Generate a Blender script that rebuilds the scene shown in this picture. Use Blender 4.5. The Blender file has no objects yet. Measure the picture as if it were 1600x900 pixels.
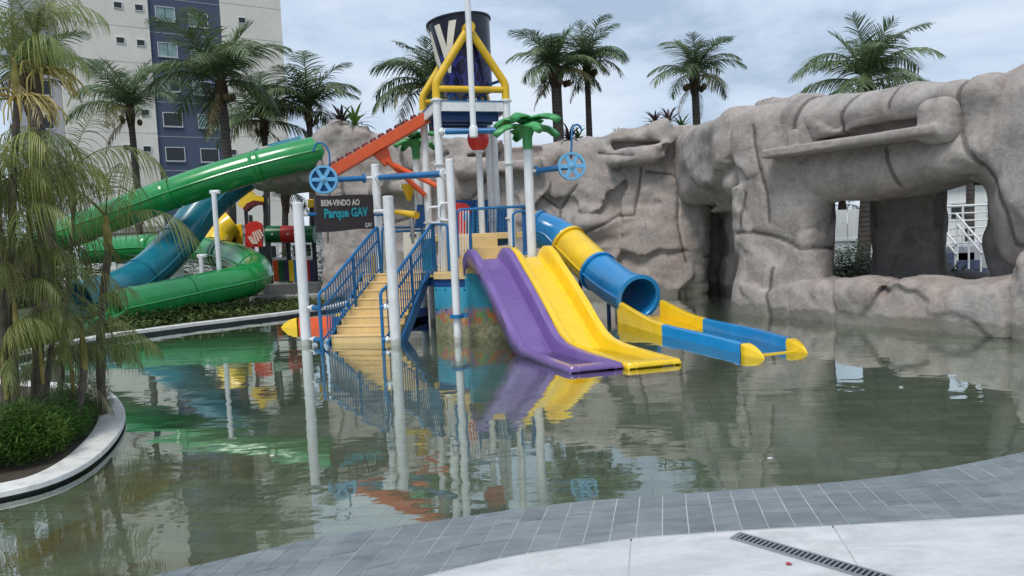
import bpy, bmesh, math, random
import numpy as np
from mathutils import Vector, Matrix
from mathutils.geometry import tessellate_polygon

# ------------------------------------------------------------------ camera, sky, sun, exposure
scn = bpy.context.scene
COL = scn.collection
R = math.radians
FPX, CAMH = 1155.0, 1.65                     # focal length in pixels of a 1600 wide picture, eye height over the water
PITCH, ROLL = math.atan(80 / FPX), 0.044
fw = Vector((0, math.cos(PITCH), -math.sin(PITCH)))
r0 = Vector((1, 0, 0)); u0 = r0.cross(fw)
cr = r0 * math.cos(ROLL) - u0 * math.sin(ROLL)
cu = u0 * math.cos(ROLL) + r0 * math.sin(ROLL)
CP = Vector((0, 0, CAMH))
cam_d = bpy.data.cameras.new('camera'); cam = bpy.data.objects.new('camera', cam_d); COL.objects.link(cam)
cam_d.sensor_width = 36; cam_d.lens = FPX / 1600 * 36; cam_d.clip_end = 2000; cam_d.clip_start = 0.05
cam.matrix_world = Matrix(((cr.x, cu.x, -fw.x, CP.x), (cr.y, cu.y, -fw.y, CP.y), (cr.z, cu.z, -fw.z, CP.z), (0, 0, 0, 1)))
scn.camera = cam

SUN_EL, SUN_AZ = R(58), R(205)               # azimuth clockwise from +Y: behind the camera, a little to the left
w = bpy.data.worlds.new('World'); scn.world = w; w.use_nodes = True
nt = w.node_tree; nt.nodes.clear()
out = nt.nodes.new('ShaderNodeOutputWorld'); bg = nt.nodes.new('ShaderNodeBackground')
sky = nt.nodes.new('ShaderNodeTexSky'); sky.sky_type = 'NISHITA'; sky.sun_disc = False
sky.sun_elevation = SUN_EL; sky.sun_rotation = SUN_AZ; sky.dust_density = 2.0
tc = nt.nodes.new('ShaderNodeTexCoord'); mp = nt.nodes.new('ShaderNodeMapping'); mp.inputs['Scale'].default_value = (1, 1, 2.6)
nz = nt.nodes.new('ShaderNodeTexNoise'); nz.inputs['Scale'].default_value = 3.0; nz.inputs['Detail'].default_value = 7; nz.inputs['Roughness'].default_value = .58; nz.inputs['Distortion'].default_value = .25
rmp = nt.nodes.new('ShaderNodeValToRGB')
e = rmp.color_ramp.elements
e[0].position = .38; e[0].color = (4.0, 5.0, 6.5, 1)
e[1].position = .62; e[1].color = (7.0, 7.8, 8.8, 1)
m_ = e.new(.49); m_.color = (5.5, 6.6, 8.1, 1)
mix = nt.nodes.new('ShaderNodeMixRGB'); mix.inputs[0].default_value = .88
L = nt.links.new
L(tc.outputs['Generated'], mp.inputs['Vector']); L(mp.outputs[0], nz.inputs['Vector']); L(nz.outputs['Fac'], rmp.inputs['Fac'])
L(sky.outputs[0], mix.inputs[1]); L(rmp.outputs[0], mix.inputs[2]); L(mix.outputs[0], bg.inputs['Color'])
bg.inputs['Strength'].default_value = .072; L(bg.outputs[0], out.inputs['Surface'])
sd = bpy.data.lights.new('sun', 'SUN'); sun = bpy.data.objects.new('sun', sd); COL.objects.link(sun)
sd.energy = 1.5; sd.angle = R(18); sd.color = (1, .96, .9)
sdir = Vector((math.sin(SUN_AZ) * math.cos(SUN_EL), math.cos(SUN_AZ) * math.cos(SUN_EL), math.sin(SUN_EL)))
sun.rotation_euler = sdir.to_track_quat('Z', 'Y').to_euler(); sun.location = (0, 0, 40)
vs = scn.view_settings; vs.view_transform = 'Standard'; vs.look = 'None'; vs.exposure = 0.68; vs.gamma = 1; vs.use_curve_mapping = False
scn.cycles.use_denoising = True
scn.cycles.max_bounces = 10; scn.cycles.transparent_max_bounces = 24

# ------------------------------------------------------------------ survey helpers: a sight line of the photograph meets a plane
def ray(x, y): return fw * FPX + cr * (x - 800) + cu * (450 - y)
def at(x, y, D): d = ray(x, y); return CP + d * (D / d.y)
def G(x, y, z=0.0): d = ray(x, y); return CP + d * ((z - CAMH) / d.z)
def onplane(x, y, P0, n): d = ray(x, y); return CP + d * ((P0 - CP).dot(n) / d.dot(n))
V = Vector

# ------------------------------------------------------------------ mesh helpers
class MB:
    def __init__(s): s.v = []; s.f = []
    def add(s, vs, fs):
        o = len(s.v); s.v += [tuple(p) for p in vs]; s.f += [tuple(i + o for i in f) for f in fs]; return s
    def box(s, c, size, rz=0, ax=None):
        c = V(c); hx, hy, hz = [k / 2 for k in size]
        if ax is None: ax = (V((math.cos(rz), math.sin(rz), 0)), V((-math.sin(rz), math.cos(rz), 0)), V((0, 0, 1)))
        P = [c + ax[0] * (hx * i) + ax[1] * (hy * j) + ax[2] * (hz * k) for k in (-1, 1) for j in (-1, 1) for i in (-1, 1)]
        return s.add(P, [(0, 2, 3, 1), (4, 5, 7, 6), (0, 1, 5, 4), (2, 6, 7, 3), (0, 4, 6, 2), (1, 3, 7, 5)])
    def bar(s, a, b, wd, ht, up=(0, 0, 1)):
        a, b = V(a), V(b); x = (b - a).normalized(); y = V(up).cross(x).normalized(); z = x.cross(y)
        return s.box((a + b) / 2, ((b - a).length, wd, ht), ax=(x, y, z))
    def tube(s, path, r, n=12, caps=True, squash=None):
        P = [V(p) for p in path]; m = len(P)
        rr = r if isinstance(r, (list, tuple)) else [r] * m
        t0 = (P[1] - P[0]).normalized(); a = V((0, 0, 1)) if abs(t0.z) < .9 else V((1, 0, 0))
        nx = t0.cross(a).normalized(); vs = []
        for i in range(m):
            t = ((P[min(i + 1, m - 1)] - P[i]).normalized() + (P[i] - P[max(i - 1, 0)]).normalized())
            t = t.normalized() if t.length > 1e-6 else t0
            nx = (nx - t * nx.dot(t)).normalized(); ny = t.cross(nx)
            vs += [P[i] + (nx * math.cos(2 * math.pi * k / n) + ny * math.sin(2 * math.pi * k / n)) * rr[i] for k in range(n)]
        fs = [(i * n + k, i * n + (k + 1) % n, (i + 1) * n + (k + 1) % n, (i + 1) * n + k) for i in range(m - 1) for k in range(n)]
        if caps: fs += [tuple(range(n - 1, -1, -1)), tuple((m - 1) * n + k for k in range(n))]
        return s.add(vs, fs)
    def cyl(s, a, b, r, r2=None, n=14): return s.tube([a, b], [r, r if r2 is None else r2], n)
    def lathe(s, prof, o, axis=(0, 0, 1), n=24, closed=False):
        o = V(o); z = V(axis).normalized(); x = z.orthogonal().normalized(); y = z.cross(x); m = len(prof)
        vs = [o + z * h + (x * math.cos(2 * math.pi * k / n) + y * math.sin(2 * math.pi * k / n)) * max(r, 1e-4) for r, h in prof for k in range(n)]
        fs = [(i * n + k, i * n + (k + 1) % n, (i + 1) % m * n + (k + 1) % n, (i + 1) % m * n + k) for i in range(m if closed else m - 1) for k in range(n)]
        return s.add(vs, fs)
    def grid(s, rows):
        m, n = len(rows), len(rows[0])
        return s.add([p for r_ in rows for p in r_], [(i * n + j, i * n + j + 1, (i + 1) * n + j + 1, (i + 1) * n + j) for i in range(m - 1) for j in range(n - 1)])
    def prism(s, pts, off):
        off = V(off); P = [V(p) for p in pts]; n = len(P); tri = tessellate_polygon([P])
        Q = [p + off for p in P]
        nrm = sum(((P[b] - P[a]).cross(P[c] - P[a]) for a, b, c in tri), V((0, 0, 0)))
        fl = nrm.dot(off) > 0
        fs = []
        for a, b, c in tri:
            fs += [(c, b, a), (a + n, b + n, c + n)]
        fs += [(i, (i + 1) % n, (i + 1) % n + n, i + n) for i in range(n)]
        return s.add(P + Q, fs)
    def mesh(s, name, off=V((0, 0, 0)), sharp=35, fix=True):
        me = bpy.data.meshes.new(name)
        me.from_pydata([(p[0] - off.x, p[1] - off.y, p[2] - off.z) for p in s.v], [], s.f)
        if fix:
            b = bmesh.new(); b.from_mesh(me); bmesh.ops.recalc_face_normals(b, faces=b.faces); b.to_mesh(me); b.free()
        me.shade_smooth(); me.set_sharp_from_angle(angle=R(sharp))
        return me
def wl(o):
    p = V((0, 0, 0))
    while o: p += o.location; o = o.parent
    return p
def obj(name, mb, mat, parent=None, sharp=35, bevel=0, solid=0, fix=True, loc=None):
    off = V(loc) if loc is not None else (wl(parent) if parent else V((0, 0, 0)))
    me = mb.mesh(name, off, sharp, fix); me.materials.append(mat)
    o = bpy.data.objects.new(name, me); COL.objects.link(o)
    if loc is not None: o.location = V(loc) - (wl(parent) if parent else V((0, 0, 0)))
    if parent: o.parent = parent
    if solid: m = o.modifiers.new('solid', 'SOLIDIFY'); m.thickness = solid; m.offset = 0
    if bevel: m = o.modifiers.new('bevel', 'BEVEL'); m.width = bevel; m.segments = 2; m.limit_method = 'ANGLE'; m.angle_limit = R(40)
    return o
def inst(name, me, parent, loc, rot=(0, 0, 0), sc=(1, 1, 1)):
    o = bpy.data.objects.new(name, me); COL.objects.link(o); o.location = loc; o.rotation_euler = rot; o.scale = sc
    if parent: o.parent = parent
    return o
def tag(o, label=None, cat=None, group=None, kind=None):
    if label: o['label'] = label
    if cat: o['category'] = cat
    if group: o['group'] = group
    if kind: o['kind'] = kind
    return o
def thing(name, label, cat, loc, group=None):
    o = bpy.data.objects.new(name, None); COL.objects.link(o); o.location = loc; o.empty_display_size = .1
    return tag(o, label, cat, group)
def text_mesh(body, size, bold=0.0):
    c = bpy.data.curves.new('t', 'FONT'); c.body = body; c.size = size; c.offset = bold; c.align_x = 'CENTER'; c.align_y = 'CENTER'; c.resolution_u = 4
    o = bpy.data.objects.new('t', c); COL.objects.link(o)
    dg = bpy.context.evaluated_depsgraph_get(); me = bpy.data.meshes.new_from_object(o.evaluated_get(dg))
    vs = [v.co.copy() for v in me.vertices]; fs = [tuple(p.vertices) for p in me.polygons]
    bpy.data.objects.remove(o); bpy.data.curves.remove(c); bpy.data.meshes.remove(me)
    return vs, fs

def smooth_path(P, k=8):
    P = [V(p) for p in P]; Q = []
    for i in range(len(P) - 1):
        p0 = P[max(i - 1, 0)]; p1 = P[i]; p2 = P[i + 1]; p3 = P[min(i + 2, len(P) - 1)]
        for j in range(k):
            t = j / k; Q.append(.5 * ((2 * p1) + (p2 - p0) * t + (2 * p0 - 5 * p1 + 4 * p2 - p3) * t * t + (3 * p1 - p0 - 3 * p2 + p3) * t ** 3))
    return Q + [P[-1]]
# ------------------------------------------------------------------ materials
def newmat(name):
    m = bpy.data.materials.new(name); m.use_nodes = True; t = m.node_tree
    return m, t, t.nodes['Principled BSDF']
def node(t, k, **kw):
    n = t.nodes.new(k)
    for a, b in kw.items():
        if a in n.inputs.keys(): n.inputs[a].default_value = b
        else: setattr(n, a, b)
    return n
def mixc(t, fac, a, b, mode='MIX'):
    n = t.nodes.new('ShaderNodeMixRGB'); n.blend_type = mode
    for i, k in ((0, fac), (1, a), (2, b)):
        if hasattr(k, 'is_linked') or hasattr(k, 'links'): t.links.new(k, n.inputs[i])
        elif i == 0: n.inputs[0].default_value = k
        else: n.inputs[i].default_value = (*k, 1)
    return n.outputs[0]
def ramp(t, src, stops):
    n = t.nodes.new('ShaderNodeValToRGB'); t.links.new(src, n.inputs[0]); el = n.color_ramp.elements
    while len(el) < len(stops): el.new(.5)
    for q, (p, c) in zip(el, stops): q.position = p; q.color = (*c, 1) if len(c) == 3 else c
    return n.outputs[0]
def noise(t, scale, detail=4, rough=.55, dist=0, coord='Object', sc=None):
    n = node(t, 'ShaderNodeTexNoise', Scale=scale, Detail=detail, Roughness=rough, Distortion=dist)
    c = t.nodes.new('ShaderNodeTexCoord')
    if coord == 'Position':
        g = t.nodes.new('ShaderNodeNewGeometry'); src = g.outputs['Position']
    else: src = c.outputs[coord]
    if sc:
        m = t.nodes.new('ShaderNodeMapping'); m.inputs['Scale'].default_value = sc; t.links.new(src, m.inputs[0]); src = m.outputs[0]
    t.links.new(src, n.inputs['Vector']); return n.outputs['Fac']
def bump(t, p, h, strength, dist):
    b = node(t, 'ShaderNodeBump', Strength=strength, Distance=dist); t.links.new(h, b.inputs['Height'])
    if p.inputs['Normal'].is_linked: t.links.new(p.inputs['Normal'].links[0].from_socket, b.inputs['Normal'])
    t.links.new(b.outputs[0], p.inputs['Normal'])
def plain(name, col, rough=.4, var=.12, scale=3, metal=0, coat=0, bmp=.0, dirt=.0, scum=False):
    m, t, p = newmat(name); p.inputs['Roughness'].default_value = rough; p.inputs['Metallic'].default_value = metal
    if coat: p.inputs['Coat Weight'].default_value = coat; p.inputs['Coat Roughness'].default_value = .12
    n = noise(t, scale, 5, .6, coord='Position')
    lo = tuple(c * (1 - var) for c in col); hi = tuple(min(1, c * (1 + var) + .004) for c in col)
    c = ramp(t, n, [(.3, lo), (.7, hi)])
    if dirt:
        d = noise(t, 9, 6, .7, coord='Position', sc=(1, 1, .25)); f = ramp(t, d, [(.5, (0, 0, 0)), (.75, (dirt,) * 3)])
        c = mixc(t, f, c, (.2, .18, .14))
    if scum:
        gp = t.nodes.new('ShaderNodeNewGeometry'); sz = t.nodes.new('ShaderNodeSeparateXYZ'); t.links.new(gp.outputs['Position'], sz.inputs[0])
        ma = t.nodes.new('ShaderNodeMath'); ma.operation = 'MULTIPLY_ADD'; t.links.new(noise(t, 14, 4, .6, coord='Position'), ma.inputs[0]); ma.inputs[1].default_value = -.16; t.links.new(sz.outputs['Z'], ma.inputs[2])
        c = mixc(t, ramp(t, ma.outputs[0], [(0, (.55,) * 3), (.03, (0, 0, 0))]), c, (.20, .19, .12))
    t.links.new(c, p.inputs['Base Color'])
    rr = t.nodes.new('ShaderNodeMapRange'); rr.inputs[3].default_value = max(.03, rough - .1); rr.inputs[4].default_value = min(1, rough + .15)
    t.links.new(n, rr.inputs[0]); t.links.new(rr.outputs[0], p.inputs['Roughness'])
    if bmp: bump(t, p, noise(t, 40, 4, .6, coord='Position'), bmp, .01)
    return m
M = {}
M['white'] = plain('white_paint', (.74, .76, .77), .38, .05, dirt=.35, scum=True)
M['white2'] = plain('white_plaster', (.74, .74, .72), .7, .05, 1.2, dirt=.3)
M['blue'] = plain('blue_paint', (.008, .135, .34), .35, .15)
M['blue_deep'] = plain('deep_blue_paint', (.006, .055, .2), .4, .15)
M['blue_panel'] = plain('blue_plastic_panel', (.010, .085, .26), .35, .2)
M['tube_blue'] = plain('tube_blue_gelcoat', (.010, .235, .55), .22, .1, coat=.5)
M['light_blue'] = plain('light_blue_plastic', (.13, .40, .66), .35, .1)
M['yellow'] = plain('yellow_gelcoat', (.86, .56, .012), .25, .06, coat=.4, dirt=.12)
M['yellow_paint'] = plain('yellow_paint', (.72, .45, .012), .4, .08, dirt=.2)
M['tan'] = plain('tan_step_plastic', (.70, .50, .23), .5, .08, dirt=.2)
M['purple'] = plain('purple_gelcoat', (.165, .095, .31), .28, .1, coat=.4, dirt=.12)
M['purple_dark'] = plain('dark_purple_plastic', (.045, .03, .09), .4, .1)
M['green'] = plain('green_gelcoat', (.008, .25, .055), .2, .1, coat=.5)
M['green_dark'] = plain('green_fibreglass_underside', (.008, .13, .04), .3, .1)
M['teal'] = plain('teal_gelcoat', (.006, .155, .22), .25, .12, coat=.5)
M['orange'] = plain('orange_paint', (.66, .09, .018), .4, .1, dirt=.15)
M['maroon'] = plain('maroon_plastic', (.12, .012, .012), .45, .1)
M['red'] = plain('red_plastic', (.62, .028, .022), .35, .1)
M['leaf_plastic'] = plain('green_leaf_plastic', (.05, .30, .09), .4, .15)
M['black'] = plain('black_steel', (.012, .012, .014), .5, .2)
M['steel'] = plain('stainless_steel', (.45, .45, .46), .32, .08, metal=1)
M['dark'] = plain('shade_black', (.01, .01, .01), .9, .1)
M['brown_board'] = plain('brown_sign_board', (.045, .036, .038), .6, .15)
M['cyan_print'] = plain('cyan_print', (.02, .40, .46), .5, .15)
M['navy_print'] = plain('navy_print', (.012, .06, .14), .5, .1)
M['cream_print'] = plain('cream_print', (.72, .68, .58), .5, .05)
M['cream'] = plain('cream_render', (.68, .655, .60), .85, .07, .4, dirt=.25)
M['slate_blue'] = plain('slate_blue_render', (.060, .080, .138), .8, .1, .4)
M['grey_render'] = plain('grey_render', (.36, .37, .40), .8, .08, .5)
M['aluminium'] = plain('white_aluminium', (.62, .65, .66), .4, .05)
M['curtain'] = plain('curtain_behind_glass', (.20, .30, .30), .3, .3, 2.5)
M['dark_glass'] = plain('dark_window_glass', (.012, .016, .018), .08, .2)
M['concrete'] = plain('concrete', (.30, .29, .27), .85, .15, 4, dirt=.4, bmp=.3)
M['kerb'] = plain('white_stone_kerb', (.66, .65, .62), .6, .08, 3, dirt=.5, bmp=.15)
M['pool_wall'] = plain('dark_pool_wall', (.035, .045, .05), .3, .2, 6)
M['grout'] = plain('pale_grout', (.46, .48, .48), .8, .2)
M['soil'] = plain('dark_soil', (.045, .035, .022), .95, .4, 6, bmp=.6)
M['petal'] = plain('red_petal', (.4, .02, .05), .6, .2)

def leafmat(name, c1, c2, trans=.25, rough=.45):
    m, t, p = newmat(name); oi = t.nodes.new('ShaderNodeObjectInfo')
    n = noise(t, 2.5, 3, .6)
    c = mixc(t, n, c1, c2)
    hs = t.nodes.new('ShaderNodeHueSaturation'); t.links.new(c, hs.inputs['Color'])
    mr = t.nodes.new('ShaderNodeMapRange'); mr.inputs[3].default_value = .6; mr.inputs[4].default_value = 1.45
    t.links.new(oi.outputs['Random'], mr.inputs[0]); t.links.new(mr.outputs[0], hs.inputs['Value'])
    m2 = t.nodes.new('ShaderNodeMapRange'); m2.inputs[3].default_value = .475; m2.inputs[4].default_value = .515
    wn = t.nodes.new('ShaderNodeTexWhiteNoise'); wn.noise_dimensions = '1D'; t.links.new(oi.outputs['Random'], wn.inputs['W'])
    t.links.new(wn.outputs['Value'], m2.inputs[0]); t.links.new(m2.outputs[0], hs.inputs['Hue'])
    t.links.new(hs.outputs[0], p.inputs['Base Color']); p.inputs['Roughness'].default_value = rough
    tr = t.nodes.new('ShaderNodeBsdfTranslucent'); t.links.new(hs.outputs[0], tr.inputs['Color'])
    mx = t.nodes.new('ShaderNodeMixShader'); mx.inputs[0].default_value = trans
    t.links.new(p.outputs[0], mx.inputs[1]); t.links.new(tr.outputs[0], mx.inputs[2]); t.links.new(mx.outputs[0], t.nodes['Material Output'].inputs[0])
    return m
M['coco'] = leafmat('coconut_frond', (.075, .135, .065), (.16, .215, .095), .34)
M['coco_yellow'] = leafmat('yellowing_frond', (.12, .13, .045), (.20, .18, .07), .3)
M['coco_dry'] = leafmat('dry_frond', (.13, .085, .04), (.20, .15, .07))
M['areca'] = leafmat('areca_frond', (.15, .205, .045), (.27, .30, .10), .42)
M['areca_dark'] = leafmat('areca_frond_dark', (.11, .15, .04), (.21, .235, .08), .4)  # darker leaf green, worn by every third frond shape
M['areca_dry'] = leafmat('areca_dry_leaf', (.26, .20, .09), (.34, .29, .15), .2)
M['yellow_stalk'] = leafmat('yellow_flower_stalk', (.30, .22, .05), (.36, .29, .09), .1)
M['fern'] = leafmat('fern_green', (.035, .10, .012), (.08, .17, .03), .3)
M['shrub'] = leafmat('shrub_leaf', (.035, .075, .015), (.10, .14, .03), .25)
M['hedge'] = leafmat('hedge_leaf', (.02, .05, .015), (.05, .085, .025), .2)
M['bromeliad'] = leafmat('dark_red_leaf', (.03, .018, .022), (.07, .035, .04), .15)
M['bush'] = leafmat('bright_bush_leaf', (.05, .12, .02), (.09, .17, .03), .25)
def trunkmat(name, a, b, ring):
    m, t, p = newmat(name); p.inputs['Roughness'].default_value = .9
    wv = node(t, 'ShaderNodeTexWave', Scale=ring, Distortion=2.5, Detail=2); wv.bands_direction = 'Z'
    g = t.nodes.new('ShaderNodeTexCoord'); t.links.new(g.outputs['Object'], wv.inputs['Vector'])
    n = noise(t, 6, 5, .65)
    f = mixc(t, .72, wv.outputs['Color'], n); t.links.new(ramp(t, f, [(.3, a), (.65, b)]), p.inputs['Base Color'])
    bump(t, p, f, .6, .03); return m
M['trunk'] = trunkmat('coconut_trunk', (.04, .033, .028), (.095, .08, .068), 2.2)
M['stem'] = trunkmat('areca_stem', (.085, .072, .056), (.12, .10, .078), 2.2)
M['fibre'] = trunkmat('palm_fibre', (.025, .016, .01), (.09, .055, .03), 9)
M['crownshaft'] = trunkmat('yellow_crownshaft', (.20, .17, .04), (.30, .25, .08), 2)
M['coconut'] = plain('coconut_husk', (.10, .07, .03), .6, .3, 8)

def rockmat(name, warm):
    m, t, p = newmat(name); p.inputs['Roughness'].default_value = .82
    big = noise(t, .55, 5, .6, .6, 'Position'); mid = noise(t, 2.2, 8, .62, .8, 'Position'); fine = noise(t, 14, 6, .7, .2, 'Position')
    pat = noise(t, .9, 6, .6, 1.2, 'Position', (1, 1, .7))
    base = ramp(t, mid, [(.28, (.19, .172, .16)), (.48, (.335, .305, .285)), (.72, (.475, .44, .41))])
    c = mixc(t, ramp(t, big, [(.42, (0, 0, 0)), (.62, (warm,) * 3)]), base, (.40, .285, .235))
    c = mixc(t, ramp(t, pat, [(.56, (0, 0, 0)), (.7, (.5,) * 3)]), c, (.47, .45, .42))
    c = mixc(t, ramp(t, noise(t, .8, 4, .6, .5, 'Position', (1.3, 1.3, 1)), [(.58, (0, 0, 0)), (.72, (.55,) * 3)]), c, (.15, .138, .13))
    st = noise(t, 1.6, 5, .65, .3, 'Position', (3, 3, .22))
    c = mixc(t, ramp(t, st, [(.56, (0, 0, 0)), (.75, (.4,) * 3)]), c, (.17, .152, .14))
    c = mixc(t, .25, c, ramp(t, fine, [(.35, (.10, .09, .085)), (.65, (.44, .40, .37))]))
    gp = t.nodes.new('ShaderNodeNewGeometry'); sz = t.nodes.new('ShaderNodeSeparateXYZ'); t.links.new(gp.outputs['Position'], sz.inputs[0])
    wn = noise(t, 2.5, 5, .65, .4, 'Position'); ma = t.nodes.new('ShaderNodeMath'); ma.operation = 'MULTIPLY_ADD'; t.links.new(wn, ma.inputs[0]); ma.inputs[1].default_value = -.32; t.links.new(sz.outputs['Z'], ma.inputs[2])
    c = mixc(t, ramp(t, ma.outputs[0], [(0, (.65,) * 3), (.06, (0, 0, 0))]), c, (.11, .115, .085))     # algae stain along the waterline
    a = t.nodes.new('ShaderNodeAttribute'); a.attribute_name = 'crack'
    c = mixc(t, ramp(t, a.outputs['Fac'], [(.62, (0, 0, 0)), (.8, (.7,) * 3)]), c, (.06, .052, .048))
    t.links.new(c, p.inputs['Base Color'])
    bump(t, p, mid, .3, .1); bump(t, p, noise(t, 6, 7, .65, .6, 'Position', (1, 1, 1.8)), .4, .04); bump(t, p, fine, .35, .012)
    return m
M['rock'] = rockmat('sculpted_rock', .5)
M['rock_grey'] = rockmat('sculpted_grey_rock', .22)

def slabmat():
    m, t, p = newmat('pale_stone_slab'); p.inputs['Roughness'].default_value = .5
    n = noise(t, 1.6, 8, .65, .8, 'Position', (1, 3.2, 1)); f = noise(t, 30, 5, .7, 0, 'Position')
    oi = t.nodes.new('ShaderNodeObjectInfo')
    c = ramp(t, n, [(.34, (.44, .445, .455)), (.5, (.54, .545, .55)), (.66, (.65, .645, .64))])
    c = mixc(t, .12, c, ramp(t, f, [(.3, (.3, .3, .3)), (.7, (.7, .7, .7))]))
    s = noise(t, 2.2, 8, .75, .8, 'Position'); c = mixc(t, ramp(t, s, [(.52, (0, 0, 0)), (.72, (.55,) * 3)]), c, (.37, .365, .36)); s = noise(t, 60, 3, .6, 0, 'Position'); c = mixc(t, ramp(t, s, [(.66, (0, 0, 0)), (.74, (.5,) * 3)]), c, (.28, .27, .25))
    t.links.new(c, p.inputs['Base Color']); bump(t, p, f, .12, .004); return m
M['slab'] = slabmat()
def tilemat():
    m, t, p = newmat('grey_slate_tile'); oi = t.nodes.new('ShaderNodeObjectInfo')
    n = noise(t, 4, 8, .65, .6, 'Position', (1, 3, 1)); f = noise(t, 45, 5, .7, 0, 'Position')
    c = ramp(t, n, [(.3, (.115, .14, .155)), (.5, (.17, .20, .215)), (.72, (.25, .28, .285))])
    mr = t.nodes.new('ShaderNodeMapRange'); mr.inputs[3].default_value = .86; mr.inputs[4].default_value = 1.12; t.links.new(oi.outputs['Random'], mr.inputs[0])
    hs = t.nodes.new('ShaderNodeHueSaturation'); t.links.new(c, hs.inputs['Color']); t.links.new(mr.outputs[0], hs.inputs['Value'])
    c = mixc(t, .15, hs.outputs[0], ramp(t, f, [(.3, (.1, .11, .12)), (.7, (.34, .36, .36))]))
    t.links.new(c, p.inputs['Base Color']); p.inputs['Roughness'].default_value = .42; bump(t, p, f, .15, .004); return m
M['tile'] = tilemat()
def floormat():
    m, t, p = newmat('slate_pool_floor'); p.inputs['Roughness'].default_value = .7
    g = t.nodes.new('ShaderNodeNewGeometry'); mp = t.nodes.new('ShaderNodeMapping'); mp.inputs['Rotation'].default_value = (0, 0, .18)
    t.links.new(g.outputs['Position'], mp.inputs[0])
    b = node(t, 'ShaderNodeTexBrick', Scale=1.0); b.inputs['Color1'].default_value = (.27, .30, .245, 1); b.inputs['Color2'].default_value = (.42, .45, .38, 1); b.inputs['Mortar'].default_value = (.19, .205, .17, 1)
    b.inputs['Brick Width'].default_value = .3; b.inputs['Row Height'].default_value = .15; b.inputs['Mortar Size'].default_value = .006; b.inputs['Bias'].default_value = -.1
    t.links.new(mp.outputs[0], b.inputs['Vector'])
    n = noise(t, .8, 6, .6, .5, 'Position'); n2 = noise(t, 5, 6, .7, .3, 'Position')
    c = mixc(t, ramp(t, n, [(.4, (0, 0, 0)), (.7, (.6,) * 3)]), b.outputs['Color'], (.38, .405, .34))
    c = mixc(t, ramp(t, n2, [(.5, (0, 0, 0)), (.75, (.5,) * 3)]), c, (.26, .28, .22))
    # brown silt that has settled in the shallow corner by the planter
    s = noise(t, 1.1, 6, .65, 1.0, 'Position'); sx = t.nodes.new('ShaderNodeSeparateXYZ'); t.links.new(g.outputs['Position'], sx.inputs[0])
    mr = t.nodes.new('ShaderNodeMapRange'); mr.inputs[1].default_value = -.6; mr.inputs[2].default_value = -2.6; t.links.new(sx.outputs['X'], mr.inputs[0])
    my = t.nodes.new('ShaderNodeMapRange'); my.inputs[1].default_value = 7; my.inputs[2].default_value = 5; t.links.new(sx.outputs['Y'], my.inputs[0])
    f = mixc(t, 1.0, ramp(t, s, [(.45, (0, 0, 0)), (.62, (.8,) * 3)]), mr.outputs[0], 'MULTIPLY'); f = mixc(t, 1.0, f, my.outputs[0], 'MULTIPLY')
    c = mixc(t, f, c, (.30, .19, .06))
    t.links.new(c, p.inputs['Base Color']); return m
M['floor'] = floormat()
def watermat():
    m = bpy.data.materials.new('pool_water'); m.use_nodes = True; t = m.node_tree; t.nodes.clear()
    o = t.nodes.new('ShaderNodeOutputMaterial'); tr = t.nodes.new('ShaderNodeBsdfTransparent'); gl = t.nodes.new('ShaderNodeBsdfGlossy')
    tr.inputs['Color'].default_value = (.84, .90, .83, 1); gl.inputs['Roughness'].default_value = .012; gl.inputs['Color'].default_value = (.93, .97, .94, 1)
    a = noise(t, 1.0, 3, .5, .4, 'Position', (.7, 1.3, 1)); b = noise(t, 6.5, 3, .55, .3, 'Position', (.7, 1.3, 1))
    bp = node(t, 'ShaderNodeBump', Strength=1.0, Distance=.007); t.links.new(a, bp.inputs['Height'])
    b2 = node(t, 'ShaderNodeBump', Strength=1.0, Distance=.0005); t.links.new(b, b2.inputs['Height']); t.links.new(bp.outputs[0], b2.inputs['Normal'])
    fr = node(t, 'ShaderNodeFresnel', IOR=1.8); t.links.new(b2.outputs[0], fr.inputs['Normal']); t.links.new(b2.outputs[0], gl.inputs['Normal'])
    bo_ = t.nodes.new('ShaderNodeMath'); bo_.operation = 'MULTIPLY_ADD'; bo_.use_clamp = True; bo_.inputs[1].default_value = 1.45; bo_.inputs[2].default_value = .03; t.links.new(fr.outputs[0], bo_.inputs[0])
    mx = t.nodes.new('ShaderNodeMixShader'); t.links.new(bo_.outputs[0], mx.inputs[0]); t.links.new(tr.outputs[0], mx.inputs[1]); t.links.new(gl.outputs[0], mx.inputs[2])
    t.links.new(mx.outputs[0], o.inputs['Surface']); return m
M['water'] = watermat()
def groundmat():
    m, t, p = newmat('garden_ground'); p.inputs['Roughness'].default_value = .95
    n = noise(t, .6, 8, .65, 0, 'Position'); t.links.new(ramp(t, n, [(.35, (.035, .05, .018)), (.55, (.06, .075, .03)), (.7, (.10, .085, .055))]), p.inputs['Base Color'])
    bump(t, p, noise(t, 8, 6, .7, 0, 'Position'), .6, .05); return m
M['ground'] = groundmat()
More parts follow.
